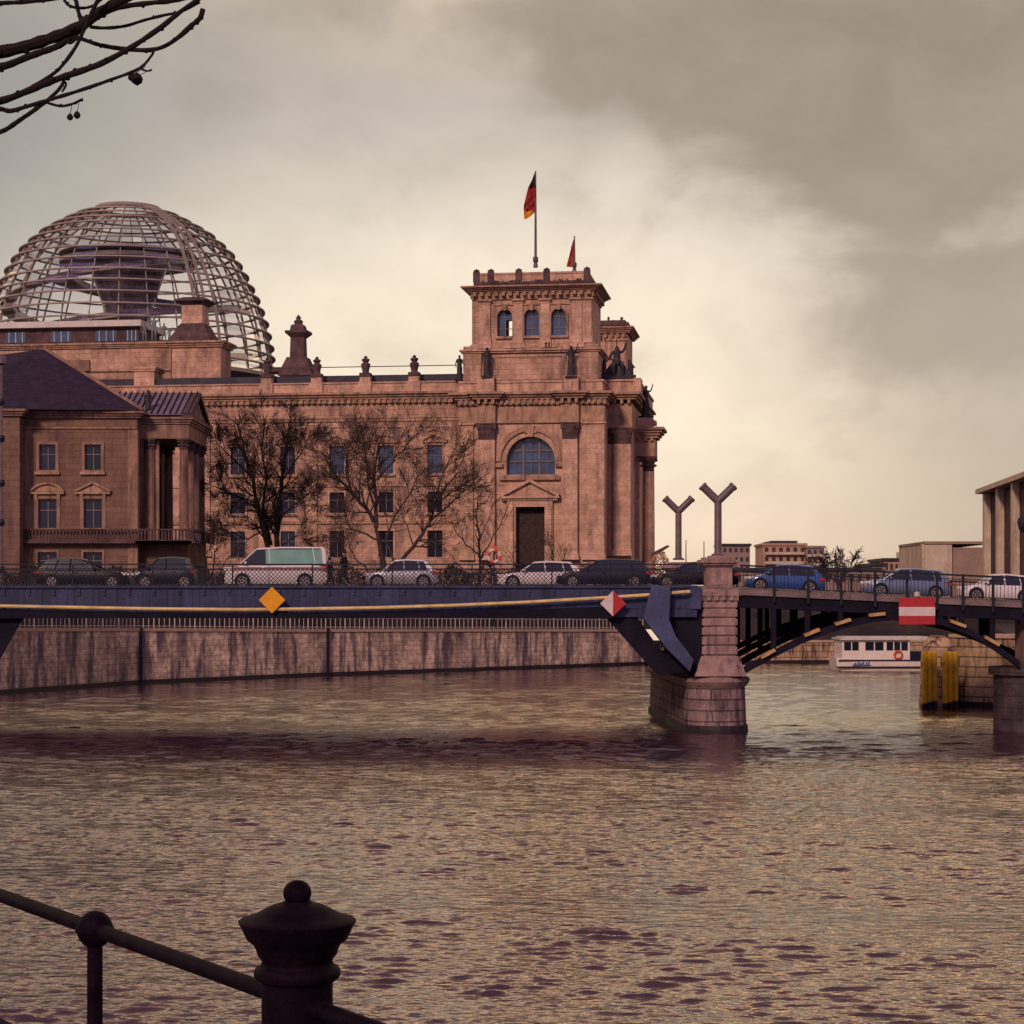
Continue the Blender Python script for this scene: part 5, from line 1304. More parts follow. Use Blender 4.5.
# ---- cars
def car(label,cx,Y,L,W_,H,paint,sgn=1,kind='hatch',z=None,belt=.60,prof=None,teal=False,extra=None):
    # sgn=1: front towards -x (left in the picture); -1: front towards +x
    t=thing('parked_van' if kind=='van' else 'car',label,'van' if kind=='van' else 'car',(cx,Y,zdeck(cx) if z is None else z),0,'vehicles on the bridge')
    x0_=cx; z0_=zdeck(cx); 
    sl=-math.atan(.045) if cx>11 else 0; t.rotation_euler=(0,-sl,0)
    P=dict(cowl=.25,rf=.42,rm=.58,rr=.84,tb=.975,nose=.50,hood=.545,tailh=.62,rrh=.95)
    P.update(prof or {}); hb=H*belt; 
    X_=lambda u: sgn*(u-.5)*L
    hw=W_/2
    top=[(0,.30*H),(.012,.40*H),(.035,P['nose']*H),(.12,P['hood']*H),(P['cowl'],hb),(.5,hb+.01),(P['tb']-.02,hb+.03),(.985,P['tailh']*H*.93),(1,.36*H)]
    def w(u):
        if u<.16: return hw*(.74+.26*math.sin(math.pi/2*u/.16))
        if u>.86: return hw*(1-.13*((u-.86)/.14)**2)
        return hw
    gc=.19
    us=sorted(set([a for a,_ in top]+[.07,.16,.3,.4,.7,.8,.9,.95]))
    def ti(u):
        for (a,b),(c,d) in zip(top[:-1],top[1:]):
            if a<=u<=c: return b+(d-b)*(u-a)/(c-a)
    secs=[]
    for u in us:
        h=ti(u); ww=w(u); x_=X_(u); lo=gc+(.06 if u<.03 or u>.97 else 0); mid=lo+(h-lo)*.45
        pts=[(ww*.88,lo),(ww*.97,lo+.10),(ww,mid),(ww*.985,h-.10 if h-lo>.3 else mid+.02),(ww*.93,h-.02),(ww*.80,h)]
        secs.append([(x_,-a,b) for a,b in pts]+[(x_,a,b) for a,b in reversed(pts)])
    body=MB(); body.loft(secs); obj('body',body,M[paint],t,smooth=True)
    # greenhouse
    gt=[(P['cowl']-.005,hb-.02),(P['rf'],.955*H),(P['rm'],H-.02),(P['rr'],P['rrh']*H),(P['tb'],hb)]
    def gi(u):
        for (a,b),(c,d) in zip(gt[:-1],gt[1:]):
            if a<=u<=c: return b+(d-b)*(u-a)/(c-a)
        return hb
    wb_,wr_=hw*.93,hw*.74
    if kind=='van': wb_,wr_=hw*.96,hw*.86
    def side(z_): f_=max(0,min(1,(z_-hb)/(H-hb))); return wb_+(wr_-wb_)*f_
    gl=MB(); secs=[]
    gus=sorted(set([a for a,_ in gt]+[P['cowl']+(P['rf']-P['cowl'])*.5,.5,P['rr']-.05,P['rr']+(P['tb']-P['rr'])*.5]))
    for u in gus:
        h=gi(u); s_=side(h); secs.append([(X_(u),-wb_,hb-.05),(X_(u),-s_,h-.03),(X_(u),s_,h-.03),(X_(u),wb_,hb-.05)])
    gl.loft(secs); obj('window_glass',gl,M['carglass'],t)
    rf_=MB(); secs=[]
    rus=[P['rf']-.015]+[u for u in gus if P['rf']<=u<=P['rr']]+[P['rr']+.02]
    for u in rus:
        h=gi(u) ; s_=side(h)+.015; e=.0 if P['rf']<=u<=P['rr'] else -.02
        secs.append([(X_(u),-s_,h-.05),(X_(u),-s_*.97,h+.01+e),(X_(u),-s_*.6,h+.035+e),(X_(u),s_*.6,h+.035+e),(X_(u),s_*.97,h+.01+e),(X_(u),s_,h-.05)])
    rf_.loft(secs); obj('roof',rf_,M[paint],t,smooth=True)
    for sy in (-1,1):
        def Q(u,z_,o=.012): return (X_(u),sy*(side(z_)+o),z_)
        pl_=MB(); pl_.tube([Q(P['cowl'],hb),Q(P['rf'],.955*H-.02)],.035,6); obj('pillar',pl_,M[paint],t); pl_=MB()
        um=P['rf']+.12; pl_.tube([Q(um+.01,hb),Q(um,gi(um)-.04)],.035,6); obj('pillar',pl_,M[paint],t)
        u2=P['rr']-.10; 
        if kind not in('smart',) and u2>um+.1: pl_=MB(); pl_.tube([Q(u2+.03,hb),Q(u2,gi(u2)-.04)],.03,6); obj('pillar',pl_,M[paint],t)
        # rear quarter pillar (solid)
        q4=[Q(P['rr']-.02,gi(P['rr'])-.04),Q(P['rr']+.02,gi(P['rr'])-.05),Q(P['tb'],hb-.02),Q(P['tb']-.09,hb-.02)]
        q5=[(a,b-sy*.05,c) for a,b,c in q4]; pl_=MB(); pl_.hexa(q4+q5); obj('rear_pillar',pl_,M[paint],t)
    if teal:
        for sy in (-1,1):
            tp_=MB(); a=[(X_(.41),sy*(side(hb+.04)+.02),hb+.04),(X_(.965),sy*(side(hb+.04)+.02),hb+.04),(X_(.95),sy*(side(H-.14)+.02),H-.14),(X_(.405),sy*(side(H-.14)+.02),H-.14)]
            b_=[(p,q_-sy*.03,r) for p,q_,r in a]; tp_.hexa(a+b_); obj('side_window',tp_,M['teal'],t,label='teal tinted side window')
            mb_=MB(); mb_.box(min(X_(.08),X_(.99)),max(X_(.08),X_(.99)),sy*hw*1.0-.012,sy*hw*1.0+.012,hb-.30,hb-.12); obj('side_stripe',mb_,M['magenta'],t)
    # wheels
    r=.325 if kind!='van' else .35
    for u in P.get('wheels',(.17,.82)):
        for sy in (-1,1):
            ar=MB(); yo=sy*(hw-.03)
            ar.tube([(X_(u),sy*(hw-.22),r+.02),(X_(u),sy*(hw+.006),r+.02)],r+.065,20); obj('wheel_arch',ar,M['tyre'],t)
            wh=MB(); wh.tube([(X_(u),sy*(hw-.2),r),(X_(u),sy*(hw-.01),r),(X_(u),sy*(hw+.018),r)],[r,r,r*.93],22); wo=obj('wheel',wh,M['tyre'],t,smooth=True)
            ri=MB(); ri.tube([(X_(u),sy*(hw-.0),r),(X_(u),sy*(hw+.022),r)],r*.28,12)
            for k in range(5):
                a_=2*math.pi*k/5; ri.bar((X_(u),sy*(hw+.022),r),(X_(u)+r*.62*math.cos(a_),sy*(hw+.022),r+r*.62*math.sin(a_)),.02,.075)
            n=20
            for k in range(n):
                a_=2*math.pi*k/n; b2_=2*math.pi*(k+1)/n; c_=lambda q_:(X_(u)+r*.65*math.cos(q_),sy*(hw+.022),r+r*.65*math.sin(q_)); ri.bar(c_(a_),c_(b2_),.03,.045)
            obj('rim',ri,M['rim'],wo)
    for sy in (-1,1):
        for u,zh,m_,nm,wl in ((.035,.47*H,'headl','headlight',.09),(.975,.52*H,'taill','tail_light',.07)):
            l_=MB(); a,b_=X_(u-wl/2),X_(u+wl/2); a,b_=min(a,b_),max(a,b_); ww=w(u)
            l_.box(a,b_,sy*ww*.97-.05,sy*ww*.97+.04,zh-.08,zh+.07); obj(nm,l_,M[m_],t,bevel=.02)
        mi=MB(); xm=X_(P['cowl']+.06); mi.box(xm-.06,xm+.06,min(sy*(hw+.02),sy*(hw+.2)),max(sy*(hw+.02),sy*(hw+.2)),hb+.02,hb+.15); obj('wing_mirror',mi,M[paint],t,bevel=.03)
        dh=MB()
        for u in (P['rf']+.06,P['rf']+.27): dh.box(X_(u)-.08,X_(u)+.08,sy*(hw+.0)-.02,sy*(hw+.0)+.025,hb-.16,hb-.12)
        obj('door_handles',dh,M[paint],t)
    se=MB()
    for u in (P['cowl']+.05,P['rf']+.12,P['rr']-.06):
        if u<.8: se.box(X_(u)-.008,X_(u)+.008,-hw*1.004,hw*1.004,.3,hb-.04)
    obj('door_seams',se,M['tyre'],t)
    return t
def cpx(a,b,Y): return (wx((a+b)/2,Y),Y,(b-a)*Y/F0)
x_,Y_,L_=cpx(39,131,104.2); car('black estate car at the left end of the bridge, nose to the right',x_,Y_,L_,1.8,1.56,'carblack',-1,prof=dict(cowl=.30,rf=.50,rm=.66,rr=.86,tb=.985))
x_,Y_,L_=cpx(138,196,104.2); car('very short black city car between the estate car and the van',x_,Y_,L_,1.62,1.62,'carnavy',1,kind='smart',prof=dict(cowl=.16,rf=.40,rm=.6,rr=.86,tb=.98,wheels=(.17,.84),nose=.46,hood=.54))
x_,Y_,L_=cpx(226.5,328,104.2); car('white van with teal side windows in the middle of the left span',x_,Y_,L_,1.9,2.13,'carwhite',1,kind='van',belt=.57,prof=dict(cowl=.155,rf=.32,rm=.55,rr=.965,tb=1.0,nose=.43,hood=.50,tailh=.9,rrh=.985,wheels=(.18,.79)),teal=True)
x_,Y_,L_=cpx(366,437,104.2); car('small silver hatchback right of the two people',x_,Y_,L_,1.7,1.50,'carsilver',1)
x_,Y_,L_=cpx(498,584,107.3); car('white hatchback partly hidden by the dark estate car',x_,Y_,L_,1.75,1.46,'carwhite',1)
x_,Y_,L_=cpx(556,650,103.6); car('dark navy estate car in front of the white hatchback',x_,Y_,L_,1.8,1.49,'carnavy',1,prof=dict(rr=.88,tb=.985,cowl=.27,rf=.44))
x_,Y_,L_=cpx(651,737,104.4); car('dark car half hidden behind the stone pedestal',x_,Y_,L_,1.8,1.40,'carblack',1)
x_,Y_,L_=cpx(745,821,104.2); car('bright blue hatchback right of the stone pedestal',x_,Y_,L_,1.7,1.48,'carblue',1,prof=dict(cowl=.22,rf=.42,rr=.86,tb=.985))
x_,Y_,L_=cpx(863,947,104.2); car('blue-grey people carrier above the red and white board',x_,Y_,L_,1.8,1.55,'cargrey',1,prof=dict(cowl=.22,rf=.40,rr=.88,tb=.985))
x_,Y_,L_=cpx(960,1034,104.2); car('white small car cut by the right edge of the picture',x_,Y_,L_,1.65,1.48,'carwhite',1)
# ---- tour boat moored behind the arch
bo=thing('tour_boat','white passenger boat with a windowed cabin moored behind the bridge arch','boat',(wx(886,190),190,0))
def bxx(px): return wx(px,190)-wx(886,190)
def bz(py): return wz(py,190)
h_=MB(); secs=[]
for u,w_,zt in ((bxx(833),2.2,1.25),(bxx(838),2.4,1.2),(bxx(860),2.5,1.05),(bxx(900),2.5,1.0),(bxx(960),2.5,1.05)):
    secs.append([(u+.2,-w_*.85,-.5),(u,-w_,.35),(u-.05,-w_*1.02,zt),(u-.05,w_*1.02,zt),(u,w_,.35),(u+.2,w_*.85,-.5)])
h_.loft(secs); obj('hull',h_,M['white'],bo,smooth=True)
h_=MB(); h_.box(bxx(832),bxx(960),-2.62,-2.5,.28,.42); h_.box(bxx(834),bxx(962),-2.65,-2.5,.95,1.06); obj('rubbing_strake',h_,M['carnavy'],bo)
c_=MB(); zc0_,zc1_=1.0,bz(639.5); xs_=[bxx(838),bxx(905)]
wins=[(840,847),(848,854.5),(861,869.5),(870.5,879),(882,888.5),(889.5,895.5),(896.5,903)]
cab=wall_open(xs_[0],xs_[1],zc0_,zc1_,-2.35,-2.2,[(bxx(a),bxx(b),bz(650),bz(641.5)) for a,b in wins]); cab.box(xs_[0],xs_[0]+.12,-2.2,2.2,zc0_,zc1_); cab.box(xs_[1]-.12,xs_[1],-2.2,2.2,zc0_,zc1_); cab.box(xs_[0],xs_[1],2.2,2.35,zc0_,zc1_)
obj('cabin',cab,M['white'],bo)
for a,b in wins:
    w_=MB(); w_.box(bxx(a),bxx(b),-2.28,-2.25,bz(650),bz(641.5)); obj('window',w_,M['glass'],bo)
r_=MB(); r_.box(bxx(836),bxx(926),-2.7,2.7,zc1_,zc1_+.18); r_.box(bxx(840),bxx(925),-2.3,2.3,zc1_+.18,zc1_+.3); obj('roof',r_,M['offwhite'],bo)
a_=MB(); a_.box(bxx(905),bxx(925),-2.3,2.3,1.0,bz(651)); a_.box(bxx(924),bxx(925.5),-2.4,-2.3,1.0,zc1_); obj('aft_deck_screen',a_,M['carnavy'],bo)
k_=MB(); 
for q_ in range(12):
    a0=2*math.pi*q_/12; a1=2*math.pi*(q_+1)/12; k_.tube([(bxx(893)+.36*math.cos(a0),-2.56,1.52+.36*math.sin(a0)),(bxx(893)+.36*math.cos(a1),-2.56,1.52+.36*math.sin(a1))],.09,6)
obj('lifebuoy',k_,M['ring'],bo)
cvs=[(850,.6),(853,.9),(855.5,.7),(858,1.0),(861,.8),(863.5,.95)]
k_=MB()
for px_,h in cvs: k_.bar((bxx(px_)-.05,-2.60,.58),(bxx(px_)+.1,-2.60,.58+h*.32),.03,.1)
k_.box(bxx(848),bxx(866),-2.6,-2.56,.50,.57); obj('name_lettering',k_,M['carblue'],bo)
# ---- stone abutment, nose and yellow fenders on the right
ab=thing('abutment','pale stone abutment with rounded cutwater behind the right end of the bridge','abutment')
Ya=124.0
def axx(px): return wx(px,Ya)
a_=MB(); cx_=axx(943); r=axx(959)-cx_
a_.loft([[ (cx_+rr*math.sin(t),Ya+1-rr*.9*math.cos(t),z_) for t in [math.radians(q_) for q_ in range(-90,91,12)]]+[(cx_+rr*.9,Ya+2.4,z_),(cx_-rr*.9,Ya+2.4,z_)] for z_,rr in ((-2,r*1.15),(.3,r*1.12),(1.5,r*1.02),(3.1,r),(3.6,r*.93),(4.1,r*.72),(4.4,r*.35))])
obj('cutwater',a_,M['quay2'],ab,smooth=False)
a_=MB(); a_.prism([(axx(958),Ya+2.5),(axx(972),Ya+.8),(axx(1006),Ya-1.2),(axx(1120),Ya-1.2),(axx(1120),Ya+3),(axx(985),Ya+3)],-2,wz(638,Ya),'xy'); obj('wall_face',a_,M['quay2'],ab)
a_=MB(); a_.prism([(axx(957),Ya+2.4),(axx(971),Ya+.6),(axx(1006),Ya-1.4),(axx(1120),Ya-1.4),(axx(1120),Ya+3),(axx(984),Ya+3)],wz(638,Ya),wz(634.5,Ya),'xy'); obj('coping',a_,M['capst'],ab)
for px,z_ in ((992,656),(1000,668),(985,680),(996,692)):
    a_=MB(); a_.box(-.22,.22,-.05,.2,-.06,.05); 
tb=MB(); tb.prism([(axx(956),Ya+2.3),(axx(971),Ya+.5),(axx(1006),Ya-1.5),(axx(1120),Ya-1.5),(axx(1120),Ya+3),(axx(960),Ya+4)],-1,.3,'xy'); obj('tide_band',tb,M['tide'],ab)
def fender(a,b,label,Yf=122.2):
    t=thing('fender_pile',label,'fender',(wx((a+b)/2,Yf),Yf,0),0,'yellow fender piles'); w_=(b-a)*Yf/F0/3
    for i in (-1,0,1):
        p_=MB(); p_.tube([(i*w_,0,-2),(i*w_,0,wz(653,Yf)),(i*w_,0,wz(652,Yf)+.02)],[w_*.52,w_*.52,w_*.4],14); obj('pile',p_,M['yellow'],t,smooth=True)
        p_=MB(); p_.tube([(i*w_,0,-1),(i*w_,0,.42+.07*i)],w_*.535,14); obj('wet_foot',p_,M['tide'],t)
    p_=MB(); p_.box(-w_*1.4,w_*1.4,.1,.5,1.2,1.45); p_.box(-w_*1.4,w_*1.4,.1,.5,2.6,2.85); obj('waling',p_,M['rail'],t)
    return t
fender(922,937,'left yellow fender pile cluster in front of the stone cutwater')
fender(942.5,958,'right yellow fender pile cluster in front of the stone cutwater')
# right bank land
rb_=MB(); rb_.prism([(axx(1030),Ya+2.5),(80,Ya+2),(140,Ya+2),(140,208),(wx(985,208),208)],-2,4.2,'xy'); struct('right_bank',rb_,M['ground'])
# ---- distant and near background buildings
def block(name,label,px0,px1,pyt,Y,storeys,m,m2='dwin',depth=14,bays=0,zb=6.2,roofh=.5,balc=False,group=None):
    t=thing(name,label,'building',(wx(px0,Y),Y,zb)); w_=wx(px1,Y)-wx(px0,Y); H=wz(pyt,Y)-zb
    a=MB(); a.box(0,w_,0,depth,0,H); obj('wall',a,M[m],t)
    a=MB(); a.box(-.3,w_+.3,-.3,depth+.3,H,H+roofh); obj('roof',a,M['darkroof'] if not balc else M[m],t)
    sh=H/storeys
    for s in range(storeys):
        if bays:
            for b in range(bays):
                c=MB(); bw=w_/bays; c.box(b*bw+bw*.25,b*bw+bw*.75,-.08,.0,s*sh+sh*.35,s*sh+sh*.8); obj('window',c,M[m2],t)
        if balc:
            c=MB(); c.box(w_*.05,w_*.95,-1.0,0,s*sh+sh*.02,s*sh+sh*.30); obj('balcony',c,M['concrete'],t)
    return t
block('apartment_block','grey-brown apartment block just right of the lamp columns',722,750,546,420,6,'block2',bays=5)
block('apartment_block','larger cream apartment block with balconies, left part',763,806,545.5,440,6,'block',bays=6,balc=True)
block('apartment_block','darker apartment wing with balconies joined to the cream block on its right',806.3,824,548,438,6,'block2',bays=3,balc=True)
bb_=block('stair_hut','low roof storey on top of the cream apartment block',772,796,543,446,1,'block',zb=wz(546.5,446))
block('low_building','long low brown building behind the blue car',735,880,571,300,2,'block2',bays=18,depth=8)
block('low_building','small stepped house left of the concrete office block',872,886,566,330,2,'block2',bays=3)
block('low_building','small pale house beside the concrete office block',884,899,561,340,3,'block',bays=3)
of=thing('office_building','pale concrete office block with vertical fins on its left face','building',(wx(925,300),300,6.2))
w0=wx(925,300); a=MB(); zt=wz(544,300)-6.2
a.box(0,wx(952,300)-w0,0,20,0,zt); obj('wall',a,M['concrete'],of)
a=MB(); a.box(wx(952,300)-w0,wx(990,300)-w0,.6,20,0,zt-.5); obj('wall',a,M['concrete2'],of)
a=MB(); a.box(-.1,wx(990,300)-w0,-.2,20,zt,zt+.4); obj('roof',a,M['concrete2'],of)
n=9
for i in range(n):
    u=i/(n-1); p0=Vector((wx(899,352),352)); p1=Vector((w0,301)); q_=p0.lerp(p1,u)
    a=MB(); a.box(q_.x-w0-.35,q_.x-w0+.35,q_.y-300-.6,q_.y-300+.6,0,zt); obj('fin',a,M['concrete'],of)
a=MB(); p0=(wx(899,352)-w0,52); p1=(0,1); a.prism([(p0[0]+1.3,p0[1]),(p1[0]+1.3,p1[1]),(p1[0]+6,p1[1]+2),(p0[0]+6,p0[1])],0,zt-.8,'xy'); obj('glass_wall',a,M['block2'],of)
hl=thing('office_building','tall pale concrete hall with slim columns under a projecting flat roof, right edge','building',(wx(986,235),235,6.2))
# face running from (986,Y=262) to (1040, Y=215): roof edge rises to the right
P0=Vector((wx(984,262),262)); P1=Vector((wx(1075,200),200)); O_=Vector((wx(986,235),235))
def HP(u,o=0): 
    d=(P1-P0).normalized(); nrm=Vector((d.y,-d.x)); v=P0.lerp(P1,u)+nrm*(-o)-O_; return v
Ht=wz(489.5,262)-6.2
a=MB(); i0,i1=HP(0,.45),HP(1,.45); j0,j1=HP(1,30),HP(0,30); a.prism([(i0.x,i0.y),(i1.x,i1.y),(j0.x,j0.y),(j1.x,j1.y)],0,Ht-.6,'xy'); obj('curtain_wall',a,M['stone_dark'],hl)
a=MB(); i0,i1=HP(-.004,-.8),HP(1,-.8); j0,j1=HP(1,31),HP(-.004,31); a.prism([(i0.x-.3,i0.y),(i1.x,i1.y),(j0.x,j0.y),(j1.x-1.0,j1.y)],Ht-.6,Ht,'xy'); obj('flat_roof',a,M['concrete'],hl)
def HU(px):
    lo_,hi_=0.,1.
    for _ in range(40):
        m_=(lo_+hi_)/2; v=P0.lerp(P1,m_)
        if CX+F0*v.x/v.y<px: lo_=m_
        else: hi_=m_
    return lo_
for px_ in (987.5,1000.7,1016,1033,1052,1073):
    c=HP(HU(px_),-.1); a=MB(); a.box(c.x-.42,c.x+.42,c.y-.5,c.y+.5,0,Ht-.6); obj('column',a,M['concrete'],hl)
# street lamp cut at right edge
sl_=thing('street_lamp','small dark street lamp with a hanging head at the right edge','street lamp',(wx(1027,108),108,6.0))
a=MB(); a.tube([(0,0,0),(0,0,4.6),(-.1,0,5.0),(-.25,0,5.15)],.05,8); obj('pole',a,M['rail'],sl_)
a=MB(); a.lathe([(.05,5.2),(.2,5.1),(.28,4.85),(.2,4.5),(.08,4.3)],(-.25,0),10); obj('lamp_shade',a,M['rail'],sl_,smooth=True)
# lamp mast at left edge
lm=thing('lamp_post','slim pale lamp post with dark collars at the left edge','street lamp',(wx(1.5,150),150,4.6))
a=MB(); h=wz(365,150)-4.6; a.tube([(0,0,0),(0,0,h*.5),(0,0,h)],[.12,.10,.08],10); obj('pole',a,M['lampg'],lm)
for f_ in (.22,.4,.55,.72,.86): 
    a=MB(); a.lathe([(.2,h*f_-.25),(.28,h*f_),(.2,h*f_+.25)],(0,0),10); obj('collar',a,M['rail'],lm)
a=MB(); a.lathe([(.1,h),(.4,h+.1),(.42,h+.5),(.15,h+.8)],(0,0),10); obj('lamp_shade',a,M['lampg'],lm)
# life ring on its stand
lr=thing('lifebuoy','orange and white lifebuoy on a post above the railing','lifebuoy',(wx(494,185),185,4.2))
a=MB(); a.box(-.08,.08,-.05,.05,0,wz(549,185)-4.2); obj('post',a,M['rail'],lr)
zc_=wz(556,185)-4.2; R_=.55
for k in range(8):
    a=MB(); t0=2*math.pi*k/8; t1=2*math.pi*(k+1)/8
    a.tube([(R_*math.cos(t0+(t1-t0)*j/4),-.12,zc_+R_*math.sin(t0+(t1-t0)*j/4)) for j in range(5)],.15,8); obj('ring_segment',a,M['ring'] if k%2 else M['sigw'],lr)
a=MB(); a.prism([(-.3,zc_+.75),(.3,zc_+.75),(0,zc_+1.15)],-.12,-.06); obj('little_roof',a,M['ring'],lr)
# iron fence along the street in front of the buildings
fe=thing('iron_fence','dark iron fence with thin bars along the street below the buildings','fence')
Yf=176; a=MB()
fx0,fx1=wx(-20,Yf),wx(650,Yf)
for zq in (7.55,8.9): a.box(fx0,fx1,Yf-.03,Yf+.03,zq,zq+.06)
obj('fence_rail',a,M['rail'],fe)
a=MB(); x_=fx0
while x_<fx1: a.box(x_-.02,x_+.02,Yf-.02,Yf+.02,7.3,9.1); x_+=.3
o_=obj('fence_bars',a,M['rail'],fe)
a=MB(); x_=fx0
while x_<fx1: a.box(x_-.08,x_+.08,Yf-.08,Yf+.08,7.3,9.35); x_+=4.5
obj('fence_posts',a,M['rail'],fe)
# hedges: leaf clumps
def hedge(label,px0,px1,pyt,Y,n,seed,d=1.6,zb=7.2,m='hedge',name='hedge'):
    rnd=random.Random(seed); a=MB(); x0_,x1_=wx(px0,Y),wx(px1,Y); H=wz(pyt,Y)-zb
    for i in range(n):
        x=rnd.uniform(x0_,x1_); z_=zb+H*rnd.random()**.8*(.82+.18*math.sin(x*1.7)); y=Y+rnd.uniform(-d/2,d/2); s=rnd.uniform(.08,.22)
        v=[Vector((rnd.gauss(0,1),rnd.gauss(0,1),rnd.gauss(0,1))).normalized()*s for _ in range(3)]
        p=Vector((x,y,z_)); a.poly([p+v[0],p+v[1],p+v[2]])
    return tag(obj(name,a,M[m]),label,'hedge')
hedge('dark clipped hedge in front of the palace behind the parked cars',-15,225,566,182,9000,1)
hedge('dark low hedge along the foot of the parliament wing',222,470,566,215,9000,2)
hedge('dark low shrubs below the corner tower between tree and lamp',445,640,562,222,9000,3)
hedge('dark shrub mass on the bank above the low quay wall',690,870,624,222,9000,6,d=3,zb=2.8)
# ---------------------------------------------------------------- trees
def rv(r,s=1): return Vector((r.gauss(0,s),r.gauss(0,s),r.gauss(0,s)))
def grow(rnd,m,p,d,L,r,depth,par):
    if depth<0 or L<.25: return
    n=4; pts=[p]; rad=[r]; dd=d.normalized()
    for i in range(n):
        dd=(dd+rv(rnd,par['wob'])+Vector((0,0,par['up']))).normalized(); pts.append(pts[-1]+dd*(L/n)); rad.append(r*(1-.45*(i+1)/n))
    m.tube(pts,[max(q,par['rmin']) for q in rad],5 if r>.06 else 3,cap=False)
    k=rnd.choice(par['kids'])
    for i in range(k):
        j=rnd.choice([1,2,3,4]) if i<k-1 else 4
        nd=(pts[j]-pts[j-1]).normalized(); s=nd.orthogonal().normalized(); s.rotate(Matrix.Rotation(rnd.uniform(0,2*math.pi),3,nd)); a=rnd.uniform(.35,.95)*par['spread']
        grow(rnd,m,pts[j],nd*math.cos(a)+s*math.sin(a),L*rnd.uniform(.55,.82),rad[j]*.68,depth-1,par)
def guided_tree(name,label,Y,limbs,seed,par,trunk_m='bark2',twig_m='twig',zb=None,group=None,cat='tree'):
    rnd=random.Random(seed); b=limbs[0]['p'][0]; base=W(b[0],b[1],Y)
    if zb is not None: base.z=zb
    t=thing(name,label,cat,base,0,group or ('bare trees' if cat=='tree' else 'bare shrubs')); tm=MB(); cm=MB()
    for L in limbs:
        pts=[]; dd=L.get('d',0.)
        for i,(px,py) in enumerate(L['p']):
            u=i/(len(L['p'])-1); y=Y+dd*u; q=W(px,py,y)-base
            if i==0 and L.get('root'): q.z=-.3
            pts.append(q)
        # resample
        res=[];rad=[]
        K=3
        for i in range(len(pts)-1):
            for k in range(K):
                u=(i+k/K)/(len(pts)-1); res.append(pts[i].lerp(pts[i+1],k/K)+rv(rnd,.05)*(0 if i==0 and k==0 else 1)); rad.append(L['r']*(1-.72*u))
        res.append(pts[-1]); rad.append(L['r']*.28)
        tm.tube(res,rad,7)
        for i in range(len(res)):
            u=i/(len(res)-1)
            if u<L.get('from',.25): continue
            for _ in range(L.get('n',2)):
                d0=(res[min(i+1,len(res)-1)]-res[max(i-1,0)]).normalized(); s=d0.orthogonal().normalized(); s.rotate(Matrix.Rotation(rnd.uniform(0,2*math.pi),3,d0)); a=rnd.uniform(.5,1.15)
                grow(rnd,cm,res[i],d0*math.cos(a)+s*math.sin(a),par['L']*(1.1-.45*u)*rnd.uniform(.6,1.1),max(rad[i]*.5,par['rmin']*1.3),par['depth'],par)
    obj('trunk',tm,M[trunk_m],t,smooth=True); obj('crown',cm,M[twig_m],t)
    return t
P1=dict(wob=.08,up=.035,kids=[4,5,5],spread=.85,rmin=.0145,L=2.2,depth=3)
guided_tree('bare_tree','dense dark bare tree left, in front of the parliament wing',215,[
 dict(p=[(272,585),(270,560),(264,530),(258,505),(252,478),(244,450),(238,425)],r=.34,n=2,root=True,d=-2),
 dict(p=[(275,583),(277,550),(278,515),(282,480),(287,448),(290,420)],r=.36,n=2,root=True,d=2),
 dict(p=[(271,545),(262,515),(266,480),(262,450),(264,418)],r=.22,n=2,d=1),
 dict(p=[(258,508),(244,500),(228,492),(214,486)],r=.13,n=2,d=-2),(dict(p=[(264,530),(248,540),(232,532),(215,535)],r=.10,n=2,d=2)),
 dict(p=[(252,478),(236,462),(222,448),(212,440)],r=.12,n=2,d=2),
 dict(p=[(282,480),(295,462),(304,448),(309,436)],r=.12,n=2,d=-2),
 dict(p=[(278,520),(292,506),(303,498),(312,490)],r=.11,n=2,d=2),
 dict(p=[(277,550),(290,540),(300,535),(308,540)],r=.09,n=1,d=2)],11,P1,trunk_m='bark',twig_m='bark',zb=7.2)
P2=dict(wob=.08,up=.035,kids=[3,4],spread=.8,rmin=.0165,L=2.5,depth=3)
guided_tree('bare_tree','wide spreading bare tree with forked grey limbs, right of the dense one',210,[
 dict(p=[(386,585),(383,560),(378,535),(374,520)],r=.40,n=0,root=True),
 dict(p=[(374,522),(366,508),(352,492),(340,480),(330,468),(322,452)],r=.24,n=2,d=-2,**{'from':.1}),
 dict(p=[(376,528),(376,500),(374,475),(377,452),(384,432)],r=.24,n=2,d=2),
 dict(p=[(374,505),(368,480),(366,455),(362,436)],r=.14,n=2,d=3),
 dict(p=[(377,480),(392,462),(405,448),(414,436)],r=.14,n=2,d=-1),
 dict(p=[(392,578),(402,560),(418,540),(430,522),(436,502),(446,486),(458,472)],r=.24,n=2,d=-2,root=True),
 dict(p=[(430,522),(448,506),(462,492),(476,484)],r=.12,n=2,d=2),
 dict(p=[(436,502),(440,480),(450,458),(456,446)],r=.12,n=2,d=1),
 dict(p=[(378,540),(362,532),(350,528),(342,520)],r=.12,n=2,d=1),
 dict(p=[(376,575),(366,566),(356,560),(350,548),(346,530)],r=.12,n=1,d=1,root=True),
 dict(p=[(352,492),(346,470),(348,450),(352,436)],r=.12,n=2,d=-2),
 dict(p=[(396,570),(385,540),(395,515),(410,495),(418,475)],r=.14,n=2,d=2,**{'from':.3})],5,P2,zb=7.2)
P3=dict(wob=.12,up=.05,kids=[2,3],spread=.9,rmin=.016,L=1.4,depth=2)
